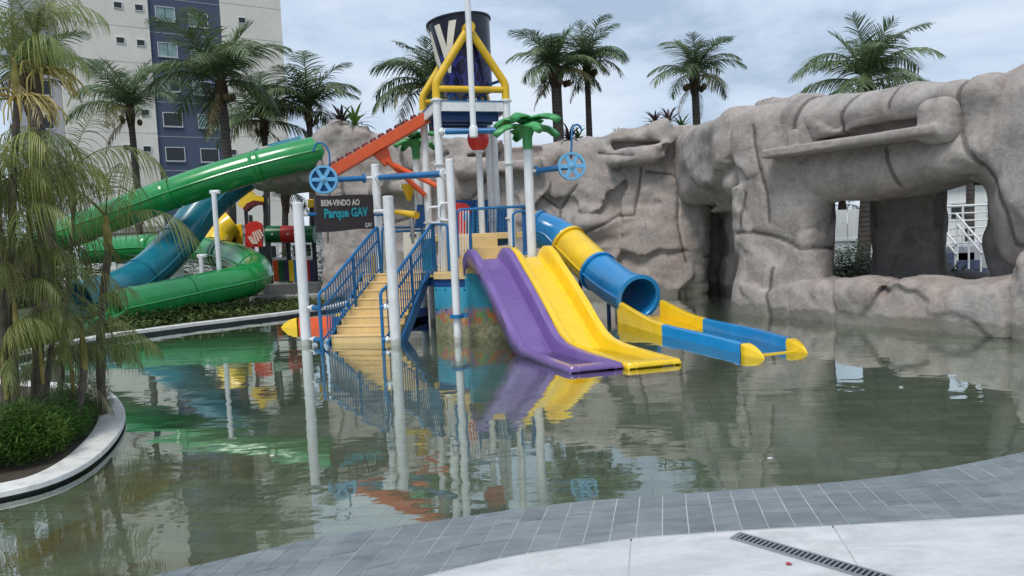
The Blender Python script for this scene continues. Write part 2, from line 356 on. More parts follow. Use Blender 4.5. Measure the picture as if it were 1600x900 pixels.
def muralmat():
    m, t, p = newmat('reef_mural_print'); p.inputs['Roughness'].default_value = .3
    g = t.nodes.new('ShaderNodeNewGeometry'); sx = t.nodes.new('ShaderNodeSeparateXYZ'); t.links.new(g.outputs['Position'], sx.inputs[0])
    deep = ramp(t, sx.outputs['Z'], [(.1, (.03, .22, .36)), (.9, (.05, .36, .52))])
    rays = noise(t, 3.5, 2, .5, 0, 'Position', (1, 1, .05)); c = mixc(t, ramp(t, rays, [(.45, (0, 0, 0)), (.7, (.4,) * 3)]), deep, (.12, .42, .52))
    vo = node(t, 'ShaderNodeTexVoronoi', Scale=17); mp = t.nodes.new('ShaderNodeMapping'); mp.inputs['Scale'].default_value = (1, 1, .5); t.links.new(g.outputs['Position'], mp.inputs[0]); t.links.new(mp.outputs[0], vo.inputs['Vector'])
    hue = ramp(t, vo.outputs['Color'], [(0, (.45, .05, .06)), (.3, (.5, .22, .05)), (.5, (.30, .12, .30)), (.7, (.12, .30, .10)), (1, (.5, .35, .2))])
    n = noise(t, 3, 4, .6, .3, 'Position')
    def band(z0, z1, amp):
        a = t.nodes.new('ShaderNodeMath'); a.operation = 'MULTIPLY_ADD'; t.links.new(n, a.inputs[0]); a.inputs[1].default_value = -amp; t.links.new(sx.outputs['Z'], a.inputs[2])
        r_ = t.nodes.new('ShaderNodeMapRange'); r_.inputs[1].default_value = z1 - amp * .5; r_.inputs[2].default_value = z0 - amp * .5; t.links.new(a.outputs[0], r_.inputs[0]); return r_.outputs[0]
    c = mixc(t, band(.36, .52, .45), c, hue)
    sand = ramp(t, noise(t, 18, 5, .7, 0, 'Position'), [(.35, (.14, .15, .09)), (.65, (.42, .40, .26))])
    c = mixc(t, band(.20, .27, .3), c, sand)
    t.links.new(c, p.inputs['Base Color']); return m
M['mural'] = muralmat()
def bucketmat():
    m, t, p = newmat('navy_bucket'); p.inputs['Roughness'].default_value = .28
    cd = t.nodes.new('ShaderNodeTexCoord'); sx = t.nodes.new('ShaderNodeSeparateXYZ'); t.links.new(cd.outputs['Object'], sx.inputs[0])
    mp = t.nodes.new('ShaderNodeMapping'); mp.inputs['Scale'].default_value = (1, 1, .8); t.links.new(cd.outputs['Object'], mp.inputs[0])
    wv = node(t, 'ShaderNodeTexNoise', Scale=2.6, Detail=1, Distortion=2.4); t.links.new(mp.outputs[0], wv.inputs['Vector'])
    pat = ramp(t, wv.outputs['Fac'], [(.43, (.010, .012, .05)), (.45, (.03, .042, .24)), (.57, (.03, .042, .24)), (.59, (.008, .010, .045))])
    mr = t.nodes.new('ShaderNodeMapRange'); mr.inputs[1].default_value = .74; mr.inputs[2].default_value = .66; t.links.new(sx.outputs['Z'], mr.inputs[0])
    t.links.new(mixc(t, mr.outputs[0], (.008, .010, .028), pat), p.inputs['Base Color']); return m
M['bucket'] = bucketmat()

# ------------------------------------------------------------------ numpy rock sculpting (distance field + surface nets)
rng = np.random.default_rng(5)
TAB = rng.random((64, 64, 64)).astype(np.float32)
def vnoise(x, y, z):
    xi, yi, zi = np.floor(x).astype(int), np.floor(y).astype(int), np.floor(z).astype(int)
    fx, fy, fz = x - xi, y - yi, z - zi
    fx, fy, fz = [q * q * (3 - 2 * q) for q in (fx, fy, fz)]
    def T(a, b, c): return TAB[(xi + a) & 63, (yi + b) & 63, (zi + c) & 63]
    def lx(b, c): return T(0, b, c) * (1 - fx) + T(1, b, c) * fx
    return ((lx(0, 0) * (1 - fy) + lx(1, 0) * fy) * (1 - fz) + (lx(0, 1) * (1 - fy) + lx(1, 1) * fy) * fz) * 2 - 1
def fbm(x, y, z, f, o=3, g=.5):
    s = 0; a = 1
    for i in range(o): s = s + a * vnoise(x * f + 17.3 * i, y * f + 5.1 * i, z * f + 9.7 * i); f *= 2.03; a *= g
    return s
def smin(a, b, k): h = np.clip(.5 + .5 * (b - a) / k, 0, 1); return b * (1 - h) + a * h - k * h * (1 - h)
def smax(a, b, k): return -smin(-a, -b, k)
def rbox(p, c, hf, r):
    q = [np.abs(p[i] - c[i]) - hf[i] + r for i in range(3)]
    return np.sqrt(sum(np.maximum(k, 0) ** 2 for k in q)) + np.minimum(np.maximum(q[0], np.maximum(q[1], q[2])), 0) - r
def ell(p, c, hf):
    k = np.sqrt(sum(((p[i] - c[i]) / hf[i]) ** 2 for i in range(3))); return (k - 1) * min(hf)
def surface_nets(S):
    ins = S < 0; nx, ny, nz_ = S.shape
    acc = np.zeros((nx - 1, ny - 1, nz_ - 1, 3), np.float32); cnt = np.zeros((nx - 1, ny - 1, nz_ - 1), np.float32)
    for ax in range(3):
        o1, o2 = [k for k in range(3) if k != ax]
        for b in (0, 1):
            for c in (0, 1):
                s0 = [None] * 3; s1 = [None] * 3
                s0[ax] = slice(0, -1); s1[ax] = slice(1, None)
                s0[o1] = s1[o1] = slice(b, S.shape[o1] - 1 + b); s0[o2] = s1[o2] = slice(c, S.shape[o2] - 1 + c)
                A, B = S[tuple(s0)], S[tuple(s1)]; m = (A < 0) != (B < 0)
                t = np.where(m, A / np.where(m, A - B, 1), 0)
                acc[..., ax] += np.where(m, t, 0); acc[..., o1] += np.where(m, b, 0); acc[..., o2] += np.where(m, c, 0); cnt += m
    act = cnt > 0; idx = -np.ones(act.shape, int); idx[act] = np.arange(act.sum())
    P = np.argwhere(act) + acc[act] / cnt[act][:, None]
    faces = []
    for ax in range(3):
        o1, o2 = [k for k in range(3) if k != ax]
        s0 = [slice(1, -1)] * 3; s1 = [slice(1, -1)] * 3; s0[ax] = slice(0, -1); s1[ax] = slice(1, None)
        A, B = ins[tuple(s0)], ins[tuple(s1)]; q = np.argwhere(A != B); fl = A[A != B]
        off = np.ones(3, int); off[ax] = 0; q = q + off
        def I(d1, d2):
            k = q.copy(); k[:, o1] -= d1; k[:, o2] -= d2; return idx[k[:, 0], k[:, 1], k[:, 2]]
        f = np.stack([I(0, 0), I(1, 0), I(1, 1), I(0, 1)], 1)
        if ax == 1: fl = ~fl
        f[~fl] = f[~fl][:, ::-1]; faces.append(f)
    return P, np.concatenate(faces)
def rock(name, sdf, lo, hi, h, mat, frame=None, parent=None, cell=1.3, amp=.10, seed=1, crack=.04, cdepth=.05, cells=.02, tilt=.5, lines=(), nmax=.9):
    """sdf(s, n, z) in a local frame (origin, S axis, N axis); returns one mesh object"""
    ax = [np.arange(lo[i], hi[i] + h, h) for i in range(3)]
    s, n, z = np.meshgrid(*ax, indexing='ij')
    O, SX, NX = frame
    x = O[0] + s * SX[0] + n * NX[0]; y = O[1] + s * SX[1] + n * NX[1]
    S = sdf(s, n, z).astype(np.float32)
    band = np.abs(S) < .55
    xb, yb, zb = x[band], y[band], z[band]
    d = amp * .8 * fbm(xb, yb, zb, .7, 2) + amp * .22 * fbm(xb + 31, yb, zb * 1.5, 2.0, 2)
    rd = 1 - np.abs(vnoise(xb * 1.7 + 40, yb * 1.7, zb * 2.4 + 8)); d += amp * .35 * (rd - .6)
    st = vnoise(xb * .9 + 7, yb * .9, zb * 5.5 + fbm(xb, yb, zb, 1.1, 2) * 1.5); d += amp * .22 * st
    rg = np.random.default_rng(seed)
    nS = [max(2, int((hi[i] - lo[i]) / (cell * (1.6 if i == 1 else 1)) + .5)) for i in range(3)]
    seeds = np.array([(lo[0] + (i + rg.random()) * (hi[0] - lo[0]) / nS[0], lo[1] + (j + rg.random()) * (hi[1] - lo[1]) / nS[1], lo[2] + (k + rg.random()) * (hi[2] - lo[2]) / nS[2]) for i in range(nS[0]) for j in range(nS[1]) for k in range(nS[2])])
    keep = rg.random(len(seeds)); rnd = rg.random(len(seeds)) * 2 - 1
    wx = fbm(xb, yb, zb, 1.4, 3) * .28; wz = fbm(xb + 50, yb, zb, 1.4, 3) * .28
    ps = np.stack([s[band] + wx, n[band] * .8, z[band] + wz], 1)
    f1 = np.full(len(ps), 1e9); f2 = f1.copy(); i1 = np.zeros(len(ps), int); i2 = i1.copy()
    for i, q in enumerate(seeds):
        dd = np.sqrt(((ps - q) ** 2).sum(1)); c1 = dd < f1; c2 = (~c1) & (dd < f2)
        f2 = np.where(c1, f1, np.where(c2, dd, f2)); i2 = np.where(c1, i1, np.where(c2, i, i2)); f1 = np.where(c1, dd, f1); i1 = np.where(c1, i, i1)
    edge = (f2 - f1) * .5
    ck = np.zeros(len(ps)); sl_ = s[band] + wx * .12; zl_ = z[band] + wz * .12; front = np.clip((nmax - n[band]) / .2, 0, 1)
    for ln in lines:
        for (a0, b0), (a1, b1) in zip(ln, ln[1:]):
            ll = (a1 - a0) ** 2 + (b1 - b0) ** 2; tt = np.clip(((sl_ - a0) * (a1 - a0) + (zl_ - b0) * (b1 - b0)) / ll, 0, 1)
            dl = np.sqrt((sl_ - a0 - tt * (a1 - a0)) ** 2 + (zl_ - b0 - tt * (b1 - b0)) ** 2); ck = np.maximum(ck, np.clip(1 - dl / crack, 0, 1) * front)
    tl = (rg.random((len(seeds), 3)) * 2 - 1) * np.array([.22, 0, .22]) * tilt
    w1_ = np.clip(.5 + edge / .05, 0, 1)
    def fo(i): return cells * rnd[i] + ((ps - seeds[i]) * tl[i]).sum(1)
    d += fo(i1) * w1_ + fo(i2) * (1 - w1_)
    S[band] += d + cdepth * ck
    S[~band] = np.where(S[~band] < 0, -1, 1)
    S[0], S[-1], S[:, 0], S[:, -1], S[:, :, 0], S[:, :, -1] = 1, 1, 1, 1, 1, 1
    CK = np.zeros_like(S); CK[band] = ck
    P, Fc = surface_nets(S)
    L_ = np.array(lo) + P * h; cv = np.zeros(len(P))
    xv = O[0] + L_[:, 0] * SX[0] + L_[:, 1] * NX[0]; yv = O[1] + L_[:, 0] * SX[1] + L_[:, 1] * NX[1]
    sl_ = L_[:, 0] + fbm(xv, yv, L_[:, 2], 1.4, 3) * .0336; zl_ = L_[:, 2] + fbm(xv + 50, yv, L_[:, 2], 1.4, 3) * .0336; fv = np.clip((nmax - L_[:, 1]) / .2, 0, 1)
    for ln in lines:
        for (a0, b0), (a1, b1) in zip(ln, ln[1:]):
            tt = np.clip(((sl_ - a0) * (a1 - a0) + (zl_ - b0) * (b1 - b0)) / ((a1 - a0) ** 2 + (b1 - b0) ** 2), 0, 1)
            cv = np.maximum(cv, np.clip(1 - np.sqrt((sl_ - a0 - tt * (a1 - a0)) ** 2 + (zl_ - b0 - tt * (b1 - b0)) ** 2) / .12, 0, 1) * fv)
    Wd = np.stack([O[0] + L_[:, 0] * SX[0] + L_[:, 1] * NX[0], O[1] + L_[:, 0] * SX[1] + L_[:, 1] * NX[1], L_[:, 2]], 1)
    off = wl(parent) if parent else V((0, 0, 0)); Wd = Wd - np.array(off)
    me = bpy.data.meshes.new(name); me.from_pydata(Wd.tolist(), [], Fc.tolist())
    a = me.attributes.new('crack', 'FLOAT', 'POINT'); a.data.foreach_set('value', cv.astype(np.float32))
    b = bmesh.new(); b.from_mesh(me); bmesh.ops.recalc_face_normals(b, faces=b.faces); b.to_mesh(b and me); b.free()
    me.shade_smooth(); me.materials.append(mat)
    o = bpy.data.objects.new(name, me); COL.objects.link(o)
    if parent: o.parent = parent
    return o

# ================================================================== THE SETTING
def sheet(name, pts, z, mat, z0=None):
    P = [V((x, y, z)) for x, y in pts]; mb = MB()
    if z0 is None: mb.add(P, [t_ for t_ in tessellate_polygon([P])])
    else: mb.prism(P, (0, 0, z0 - z))
    return tag(obj(name, mb, mat, sharp=30), kind='structure')
sheet('ground', [(-900, -900), (900, -900), (900, 900), (-900, 900)], -.7, M['ground'])
EDGE = [(-9.2, 4), (-8.7, 9), (-7.75, 14.2), (-6.76, 15.55), (-5.45, 17.0), (-4.5, 18.3), (-4.2, 20.4)]
sheet('garden_ground', [(-600, -30), (-9.4, -30)] + EDGE + [(6.5, 20.2), (9.5, 18.8), (12.5, 15.5), (14.5, 8), (14.5, -30), (600, -30), (600, 800), (-600, 800)], .06, M['ground'], -.65)

# slab edge and waterline of the beach entry, surveyed on the ground
A_ = [(-3.4, .6), (-2.6, 1.75), (-1.9, 2.5), (-1.2, 3.04), (-.52, 3.42), (-.06, 3.62), (.57, 3.77), (1.13, 3.81), (1.64, 3.82), (2.15, 3.83), (2.67, 3.85), (3.6, 3.92), (5.0, 4.1), (7.5, 4.6)]
B_ = [(-4.2, 1.4), (-3.2, 2.6), (-2.5, 3.25), (-1.9, 3.68), (-1.15, 4.08), (-.06, 4.37), (.34, 4.46), (.74, 4.50), (1.56, 4.56), (2.0, 4.6), (2.42, 4.67), (2.92, 4.82), (3.49, 5.03), (4.6, 5.5), (7, 6.6)]
def curve_y(C, x):
    for (x0, y0), (x1, y1) in zip(C, C[1:]):
        if x0 <= x <= x1: return y0 + (y1 - y0) * (x - x0) / (x1 - x0)
    return C[0][1] if x < C[0][0] else C[-1][1]
# one continuous floor: beach slope running down to the flat pool bottom
mb = MB(); xs = [-12] + [-4.2 + i * .2 for i in range(57)] + [16]; rows = []
for vi, (v, z) in enumerate([(-.02, .03), (.5, .006), (1.0, -.014), (1.5, -.03), (2.2, -.05), (3.4, -.09), (5, -.125), (8, -.15), (40, -.16)]):
    rw = []
    for x in xs:
        ya, yb_ = curve_y(A_, x), curve_y(B_, x + .15); y = ya + (yb_ - ya) * v
        if v >= 8: y = 12 if v == 8 else 24
        rw.append((x, y, z))
    rows.append(rw)
mb.grid(rows); tag(obj('pool_floor', mb, M['floor'], fix=False), kind='structure')
mb = MB(); mb.add([(-13, 0.3, 0), (15, .3, 0), (15, 24, 0), (-13, 24, 0)], [(0, 1, 2, 3)]); 
tag(obj('water', mb, M['water'], fix=False), kind='structure')

# grey border tiles, each laid singly over the grout bed
border = MB(); rows = []
for v in (-.01, .5, .99): rows.append([(x + .15 * v, curve_y(A_, x) + (curve_y(B_, x + .15) - curve_y(A_, x)) * v, .0495 * (1 - v) + .0015) for x in [-3.2 + .1 * i for i in range(96)]])
border.grid(rows); border = tag(obj('pool_border', border, M['grout'], fix=False), kind='structure')
random.seed(3); TW = .143; nrow = 3
def bp_(x, v): return V((x + .15 * v, curve_y(A_, x) + (curve_y(B_, x + .15) - curve_y(A_, x)) * v, .05 * (1 - v)))
for i in range(58):
    for k in range(3):
        x0 = -2.7 + i * TW; v0, v1 = k / nrow, (k + 1) / nrow
        if x0 > 5.2 or x0 + .15 * v1 < -2.75 + 0: continue
        q = [bp_(x0, v0), bp_(x0 + TW, v0), bp_(x0 + TW, v1), bp_(x0, v1)]; c = sum(q, V((0, 0, 0))) / 4
        dz = .004 + random.uniform(-.0015, .0015)
        q = [c + (p - c) * (1 - .003 / .07) + V((0, 0, dz)) for p in q]
        q = [V((p.x, c.y + (p.y - c.y) * (1.02 if abs(p.y - c.y) > .1 else 1), p.z)) for p in q]
        m2 = MB().add(q + [p - V((0, 0, .02)) for p in q], [(0, 1, 2, 3), (4, 7, 6, 5), (0, 4, 5, 1), (1, 5, 6, 2), (2, 6, 7, 3), (3, 7, 4, 0)])
        obj('tile', m2, M['tile'], border, loc=c)

# pale stone deck slabs beyond the border
deck = MB(); P = [(x, curve_y(A_, x) - .004) for x in [-3.3 + .15 * i for i in range(70)]]
sheet('deck', [(-30, -40), (30, -40), (30, 5.0), (7.2, 4.5)] + [(x, y - .02) for x, y in reversed(P) if x < 7.1] + [(-3.6, 0.2), (-30, -3)], .0455, M['grout'], -.5)
deck = [o for o in bpy.data.objects if o.name == 'deck'][0]
JX = [-1.65, -.52, .565, 1.64, 2.71, 3.78, 4.85, 5.92]; JD = V((-.19, -1, 0))
for i in range(len(JX) - 1):
    top = [V((x, curve_y(A_, x) - .006, .05)) for x in np.linspace(JX[i] + .004, JX[i + 1] - .004, 9)]
    for j, (d0, d1) in enumerate(((0, .98), (.988, 2.2), (2.208, 3.4))):
        y0 = 3.78 - d0; y1 = 3.78 - d1
        b0 = V((JX[i] + .004, 3.78, .05)) + JD * d1; b1 = V((JX[i + 1] - .004, 3.78, .05)) + JD * d1
        a0 = V((JX[i] + .004, 3.78, .05)) + JD * d0; a1 = V((JX[i + 1] - .004, 3.78, .05)) + JD * d0
        pts = [b0, b1] + (list(reversed(top)) if j == 0 else [a1, a0])
        if j == 0 and min(p.y for p in top) < b0.y + .05: continue
        obj('slab', MB().prism(pts, (0, 0, -.03)), M['slab'], deck, loc=sum(pts, V((0, 0, 0))) / len(pts))

# ------------------------------------------------------------------ rock: back wall, left overhang, cave
WLp, WRp = V((-5.35, 20.5, 0)), V((5.15, 18.7, 0)); WS = (WRp - WLp).normalized(); WN = V((-WS.y, WS.x, 0)); WLEN = (WRp - WLp).length
def on_wall(P): return [((q - WLp).dot(WS), q.z) for q in [onplane(x, y, WLp, WN) for x, y in P]]
def wall_sdf(s, n, z):
    top = np.interp(s, [-.5, .2, .8, 2, 4, 6.5, 8, 9.2, 10.2, 11.2], [4.3, 4.75, 4.95, 4.75, 4.35, 4.2, 4.22, 4.33, 4.22, 4.1])
    bul = .25 * np.exp(-((s - .9) / .9) ** 2) + .35 * np.exp(-((s - 9.3) / 1.0) ** 2 - ((z - .9) / 1.3) ** 2) + .3 * np.exp(-((s - 7.6) / .6) ** 2 - ((z - 1.9) / .35) ** 2) + .25 * np.exp(-((s - 6.2) / .7) ** 2 - ((z - .6) / .7) ** 2)
    d = smax(-(n + bul), n - 1.7, .3); d = smax(d, z - top, .45); d = smax(d, s - 10.55, .35); d = smax(d, -s, .4)
    for c, hz, wd in ((8.85, 3.56, .78), (5.3, 3.5, 1.1), (2.6, 3.1, .8)):
        d = smin(d, rbox((s, n, z), (c, -.02, hz), (wd, .42, .22), .16), .12)
        d = smax(d, -rbox((s, n, z), (c, -.12, hz + .30), (wd - .14, .5, .10), .04), .04)
    return d
fr_w = (WLp, WS, WN)
wall = rock('rock_wall', wall_sdf, (-.9, -1.0, -.6), (11.1, 2.2, 5.5), .055, M['rock'], fr_w, cell=1.5, amp=.11, seed=4, cells=.045, tilt=.75, cdepth=.06, crack=.06, lines=[on_wall(P_) for P_ in ([(1003, 262), (997, 300), (992, 335), (965, 336), (945, 348), (915, 362)], [(1086, 222), (1088, 275), (1103, 300), (1122, 318)], [(1060, 300), (1059, 360), (1070, 410)], [(775, 235), (768, 270), (748, 298), (736, 312), (715, 318)], [(848, 308), (875, 326), (874, 352)], [(875, 326), (902, 290)], [(935, 240), (990, 246)], [(1100, 402), (1128, 398)], [(505, 240), (520, 300), (512, 380)], [(560, 330), (600, 352), (640, 340)], [(1010, 268), (1050, 272), (1072, 285)])])
tag(wall, 'long brown sculpted rock wall behind the play tower with slotted water ledges', 'rock wall')
ov0 = at(398, 280, 21.5); ovf = (V((ov0.x, 21.3, 0)), V((1, -.1, 0)).normalized(), V((.1, 1, 0)).normalized())
def over_sdf(s, n, z):
    d = rbox((s, n, z), (1.9, .8, 3.98), (1.8, 1.2, .55), .35); return smin(d, ell((s, n, z), (1.3, .6, 3.6), (1.1, 1.2, .4)), .3)
tag(rock('rock_overhang', over_sdf, (-1.1, -1, 2.4), (4.4, 2.8, 5), .07, M['rock_grey'], ovf, cell=1.6, amp=.12, seed=9), 'dark rock overhang bridging from the wall towards the green tube slide', 'rock')

CO = V((4.4, 14.5, 0)); CT = V((.487, -.873, 0)).normalized(); CN = V((.873, .487, 0)).normalized(); fr_c = (CO, CT, CN)
def on_cave(P): return [((q - CO).dot(CT), q.z) for q in [onplane(x, y, CO, CN) for x, y in P]]
cave = thing('rock_cave', 'big grey sculpted rock cave with wide window opening on the right', 'rock', CO + CT * 2.5 + CN)
def pil(s, n, z):
    d = rbox((s, n, z), (1.0, .75, 1.72), (1.02, .92, 2.16), .42)
    d = smin(d, ell((s, n, z), (.9, .6, .1), (1.15, .95, 1.25)), .25)
    d = smax(d, -ell((s, n, z), (2.15, .2, 1.35), (.35, .9, .8)), .2)
    d = smax(d, -ell((s, n, z), (-.35, .2, 2.2), (.45, .6, .6)), .3)
    return smax(d, (s + .7 * n - 2.12) * .82, .2)
rock('pillar', pil, (-.7, -.6, -.6), (2.4, 2.1, 4.5), .05, M['rock_grey'], fr_c, cave, cell=1.3, amp=.07, seed=11, cells=.02, tilt=.4, crack=.06, cdepth=.055, lines=[on_cave(P_) for P_ in ([(1162, 366), (1185, 361), (1212, 364), (1240, 376), (1265, 390), (1292, 386)], [(1188, 195), (1196, 240), (1212, 300), (1214, 345)], [(1178, 300), (1172, 330), (1170, 355)], [(1222, 415), (1218, 460), (1224, 498)], [(1265, 152), (1254, 190), (1252, 214)])])
def lint(s, n, z):
    zt = np.interp(s, [.3, .66, 1.9, 3.37, 4.34, 5], [3.78, 3.86, 3.83, 3.80, 3.62, 3.7]); zb = np.interp(s, [.4, 1.9, 2.2, 2.6, 3.2, 3.87, 4.3, 5], [2.0, 2.02, 2.03, 1.98, 2.04, 2.2, 2.3, 2.3])
    bulge = .22 * np.exp(-((z - 2.45) / .4) ** 2) + .16 * np.exp(-((z - 3.45) / .3) ** 2)
    d = smax(z - zt, zb - z, .3); d = smax(d, smax(-(n + bulge), n - 1.6, .3), .38); d = smax(d, np.abs(s - 3.25) - 1.62, .3)
    d = smax(d, -rbox((s, n, z), (2.95, -.3, 3.05), (1.2, .62, .085), .03), .04)
    return d
rock('lintel', lint, (.2, -.7, 1.6), (5.2, 2.1, 4.4), .05, M['rock_grey'], fr_c, cave, cell=1.6, amp=.035, seed=12, cells=.01, tilt=.25, crack=.06, cdepth=.055, lines=[on_cave(P_) for P_ in ([(1265, 152), (1254, 190), (1252, 214)], [(1336, 145), (1322, 178), (1321, 205)], [(1406, 120), (1400, 140), (1395, 168)], [(1386, 235), (1400, 262), (1403, 285)], [(1506, 125), (1503, 190), (1520, 228), (1546, 272)])])
def shelf(s, n, z):
    d = rbox((s, n, z), (2.75, -.26, 2.90), (1.5, .36, .075), .02)
    d = smin(d, rbox((s, n, z), (4.12, -.05, 3.05), (.27, .32, .33), .18), .08)
    return smin(d, rbox((s, n, z), (1.62, -.12, 3.1), (.13, .14, .2), .08), .06)
sh = rock('cascade_shelf', shelf, (1.0, -.9, 2.6), (4.7, .5, 3.6), .035, M['rock_grey'], fr_c, cave, cell=2.2, amp=.008, seed=13, cells=.004, tilt=.05, crack=.02)
sh['label'] = 'thin straight stone shelf jutting from the lintel'
def par1(s, n, z):
    top = np.interp(s, [1.4, 1.7, 2.2, 2.5], [.55, .66, .62, .5]); return smax(smax(smax(np.abs(n - .12) - .42, z - top, .3), s - 2.52, .12), -(s - 1.35), .3)
rock('parapet', par1, (1.1, -.7, -.6), (2.8, .9, 1.1), .04, M['rock_grey'], fr_c, cave, cell=1.3, amp=.09, seed=14, crack=.03, cells=.02, tilt=.3)
def par2(s, n, z):
    top = np.interp(s, [2.4, 2.8, 3.3, 3.6, 4.2, 4.7, 5.1], [.58, .66, .55, .66, .62, .72, .8]); return smax(smax(smax(np.abs(n - .1) - .45, z - top, .32), s - 5.1, .15), -(s - 2.5), .14)
rock('parapet', par2, (2.3, -.8, -.6), (5.4, .9, 1.2), .04, M['rock'], fr_c, cave, cell=1.5, amp=.11, seed=15, crack=.025, cells=.02, tilt=.3)
def boul(s, n, z):
    d = ell((s, n, z), (6.1, 1.1, 2.2), (2.05, 1.5, 2.0)); d = smin(d, rbox((s, n, z), (6.4, .9, .9), (1.1, .9, 1.9), .5), .3)
    d = smin(d, rbox((s, n, z), (5.75, .25, .3), (.75, .55, .85), .3), .15)
    d = smax(d, -smax((s + .53 * n - 4.8) * .88, np.abs(z - 1.4) - .85, .2), .2)
    d = smin(d, rbox((s, n, z), (4.9, .9, 2.9), (.5, .7, .6), .35), .3)
    return d
rock('boulder', boul, (3.9, -1, -.6), (8.7, 3.1, 4.9), .06, M['rock_grey'], fr_c, cave, cell=1.7, amp=.07, seed=16, cells=.02, tilt=.4, crack=.065, cdepth=.055, lines=[on_cave(P_) for P_ in ([(1506, 125), (1503, 190), (1520, 228), (1546, 272), (1580, 330), (1584, 382), (1640, 384)],)])
def roof(s, n, z):
    return rbox((s, n, z), (2.9, 3.6, 2.98), (4.3, 2.9, .55), .3)
rock('cave_roof', roof, (-1.6, .5, 2.1), (7.4, 6.8, 4.1), .08, M['rock_grey'], fr_c, cave, cell=1.6, amp=.1, seed=17)
def inner(s, n, z):
    d = rbox((s, n, z), (1.85, 2.9, 1.2), (1.0, .75, 1.9), .4)
    d = smax(d, (s + .56 * n - 4.1) * .87, .15); d = smax(d, (2.95 - s - .7 * n) * .82, .15)
    return smin(d, ell((s, n, z), (2.1, 2.6, .1), (.7, .6, .7)), .3)
rock('inner_pillar', inner, (.5, 1.7, -.6), (3.4, 5, 3.2), .06, M['rock_grey'], fr_c, cave, cell=1.3, amp=.08, seed=18)
def inner2(s, n, z):
    d = rbox((s, n, z), (4.45, 2.6, 1.2), (.95, .9, 1.9), .4); return smax(d, (4.72 + .1 * np.sin(z * 4) - s - .53 * n) * .88, .12)
rock('inner_wall', inner2, (3, 1.3, -.6), (5.8, 4, 3.2), .06, M['rock_grey'], fr_c, cave, cell=1.3, amp=.06, seed=19)
# link between the wall and the cave, over the dark doorway
lk0 = V((4.6, 17.2, 0)); lkf = (lk0, V((1, 0, 0)), V((0, 1, 0)))
def link(s, n, z):
    d = rbox((s, n, z), (.75, .2, 3.1), (1.15, 2.9, .95), .4); d = smin(d, rbox((s, n, z), (1.35, .2, 1.2), (.4, 2.9, 2.2), .3), .2)
    d = smin(d, rbox((s, n, z), (.2, 3.0, 1.5), (1.2, .35, 2.4), .2), .2)
    return smax(d, -ell((s, n, z), (-.3, -1.0, 1.9), (.7, 1.2, .65)), .3)
rock('doorway_roof', link, (-.8, -3.1, -.6), (2.3, 3.5, 4.6), .07, M['rock_grey'], lkf, cave, cell=1.5, amp=.1, seed=20, cells=.04)

# ================================================================== PALMS AND PLANTS
def frond_mesh(name, Ln, e0, droop, n, ll, lw, hang, fwd, seed, mat, rach=.018, seg=3, twist=0.0, start=.12, ragged=.12):
    rd = random.Random(seed); mb = MB(); K = 14; P = [V((0, 0, 0))]; T_ = []
    for i in range(K):
        u = (i + .5) / K; a = e0 - droop * u ** 1.4; T_.append(V((math.cos(a), 0, math.sin(a)))); P.append(P[-1] + T_[-1] * (Ln / K))
    T_.append(T_[-1])
    mb.tube(P, [rach * (1 - .85 * i / K) for i in range(K + 1)], 4, caps=False)
    for j in range(n):
        u = start + (1 - start) * (j + .5) / n
        f = u * K; i = min(int(f), K - 1); p = P[i].lerp(P[i + 1], f - i); t = T_[i]; nrm = V((0, 1, 0)).cross(t) * -1
        if nrm.z < 0 and abs(nrm.z) > .05: nrm = -nrm
        prof = math.sin(math.pi * min(1, .12 + u * .86)) ** .55
        for sd_ in (-1, 1):
            if rd.random() < ragged * .35: continue
            l_ = ll * prof * rd.uniform(1 - ragged, 1 + ragged); ang = fwd * (.55 + .65 * u) + rd.uniform(-.12, .12)
            d = V((0, sd_, 0)) * math.cos(ang) + t * math.sin(ang) + nrm * (.22 + rd.uniform(-.12, .12)); d.normalize()
            wv = t * (lw * .5); q = p.copy(); vs = [q - wv, q + wv]
            for s_ in range(1, seg + 1):
                d = (d + V((0, 0, -1)) * hang * rd.uniform(.7, 1.3) / seg).normalized(); q = q + d * (l_ / seg)
                k = [1, 1.0, .75, .12][s_] if seg == 3 else (1 - (s_ / seg) ** 2.2 * .92)
                sidev = d.cross(V((0, 0, 1))); sidev = (sidev.normalized() if sidev.length > .05 else t)
                w2 = (t * .6 + sidev * (.4 if sidev.dot(t) > 0 else -.4)).normalized() * (lw * .5 * k); vs += [q - w2, q + w2]
            mb.add(vs, [(2 * a, 2 * a + 1, 2 * a + 3, 2 * a + 2) for a in range(seg)])
    me = mb.mesh(name, fix=False, sharp=180); me.materials.append(mat); return me
# coconut fronds, from upright spear to hanging skirt
CF = [frond_mesh('frond', 1.0, R(e_), R(d_), 44, .35, .017, h_ * 1.1, .75, 20 + i, M['coco'], .012) for i, (e_, d_, h_) in enumerate([(80, 35, .4), (68, 60, .6), (54, 80, .8), (40, 90, .9), (24, 90, 1.0), (8, 80, 1.1), (-12, 60, 1.1), (60, 105, .9)])]
CYEL = frond_mesh('frond', 1.0, R(15), R(95), 38, .32, .016, 1.2, .7, 43, M['coco_yellow'], .012, ragged=.3)
CDRY = frond_mesh('frond', .9, R(-35), R(45), 26, .24, .016, 1.4, .7, 44, M['coco_dry'], .012)
def trunk_mb(base, top, rb, rt, bend, seed):
    rd = random.Random(seed); K = 10; P = []
    for i in range(K + 1):
        u = i / K; p = V(base).lerp(V(top), u); p += V((bend * math.sin(math.pi * u), 0, 0)); P.append(p)
    return MB().tube(P, [rb * (1 - u / K) + rt * u / K + (rb * .5 if u == 0 else 0) + rd.uniform(-.006, .006) for u in range(K + 1)], 10)
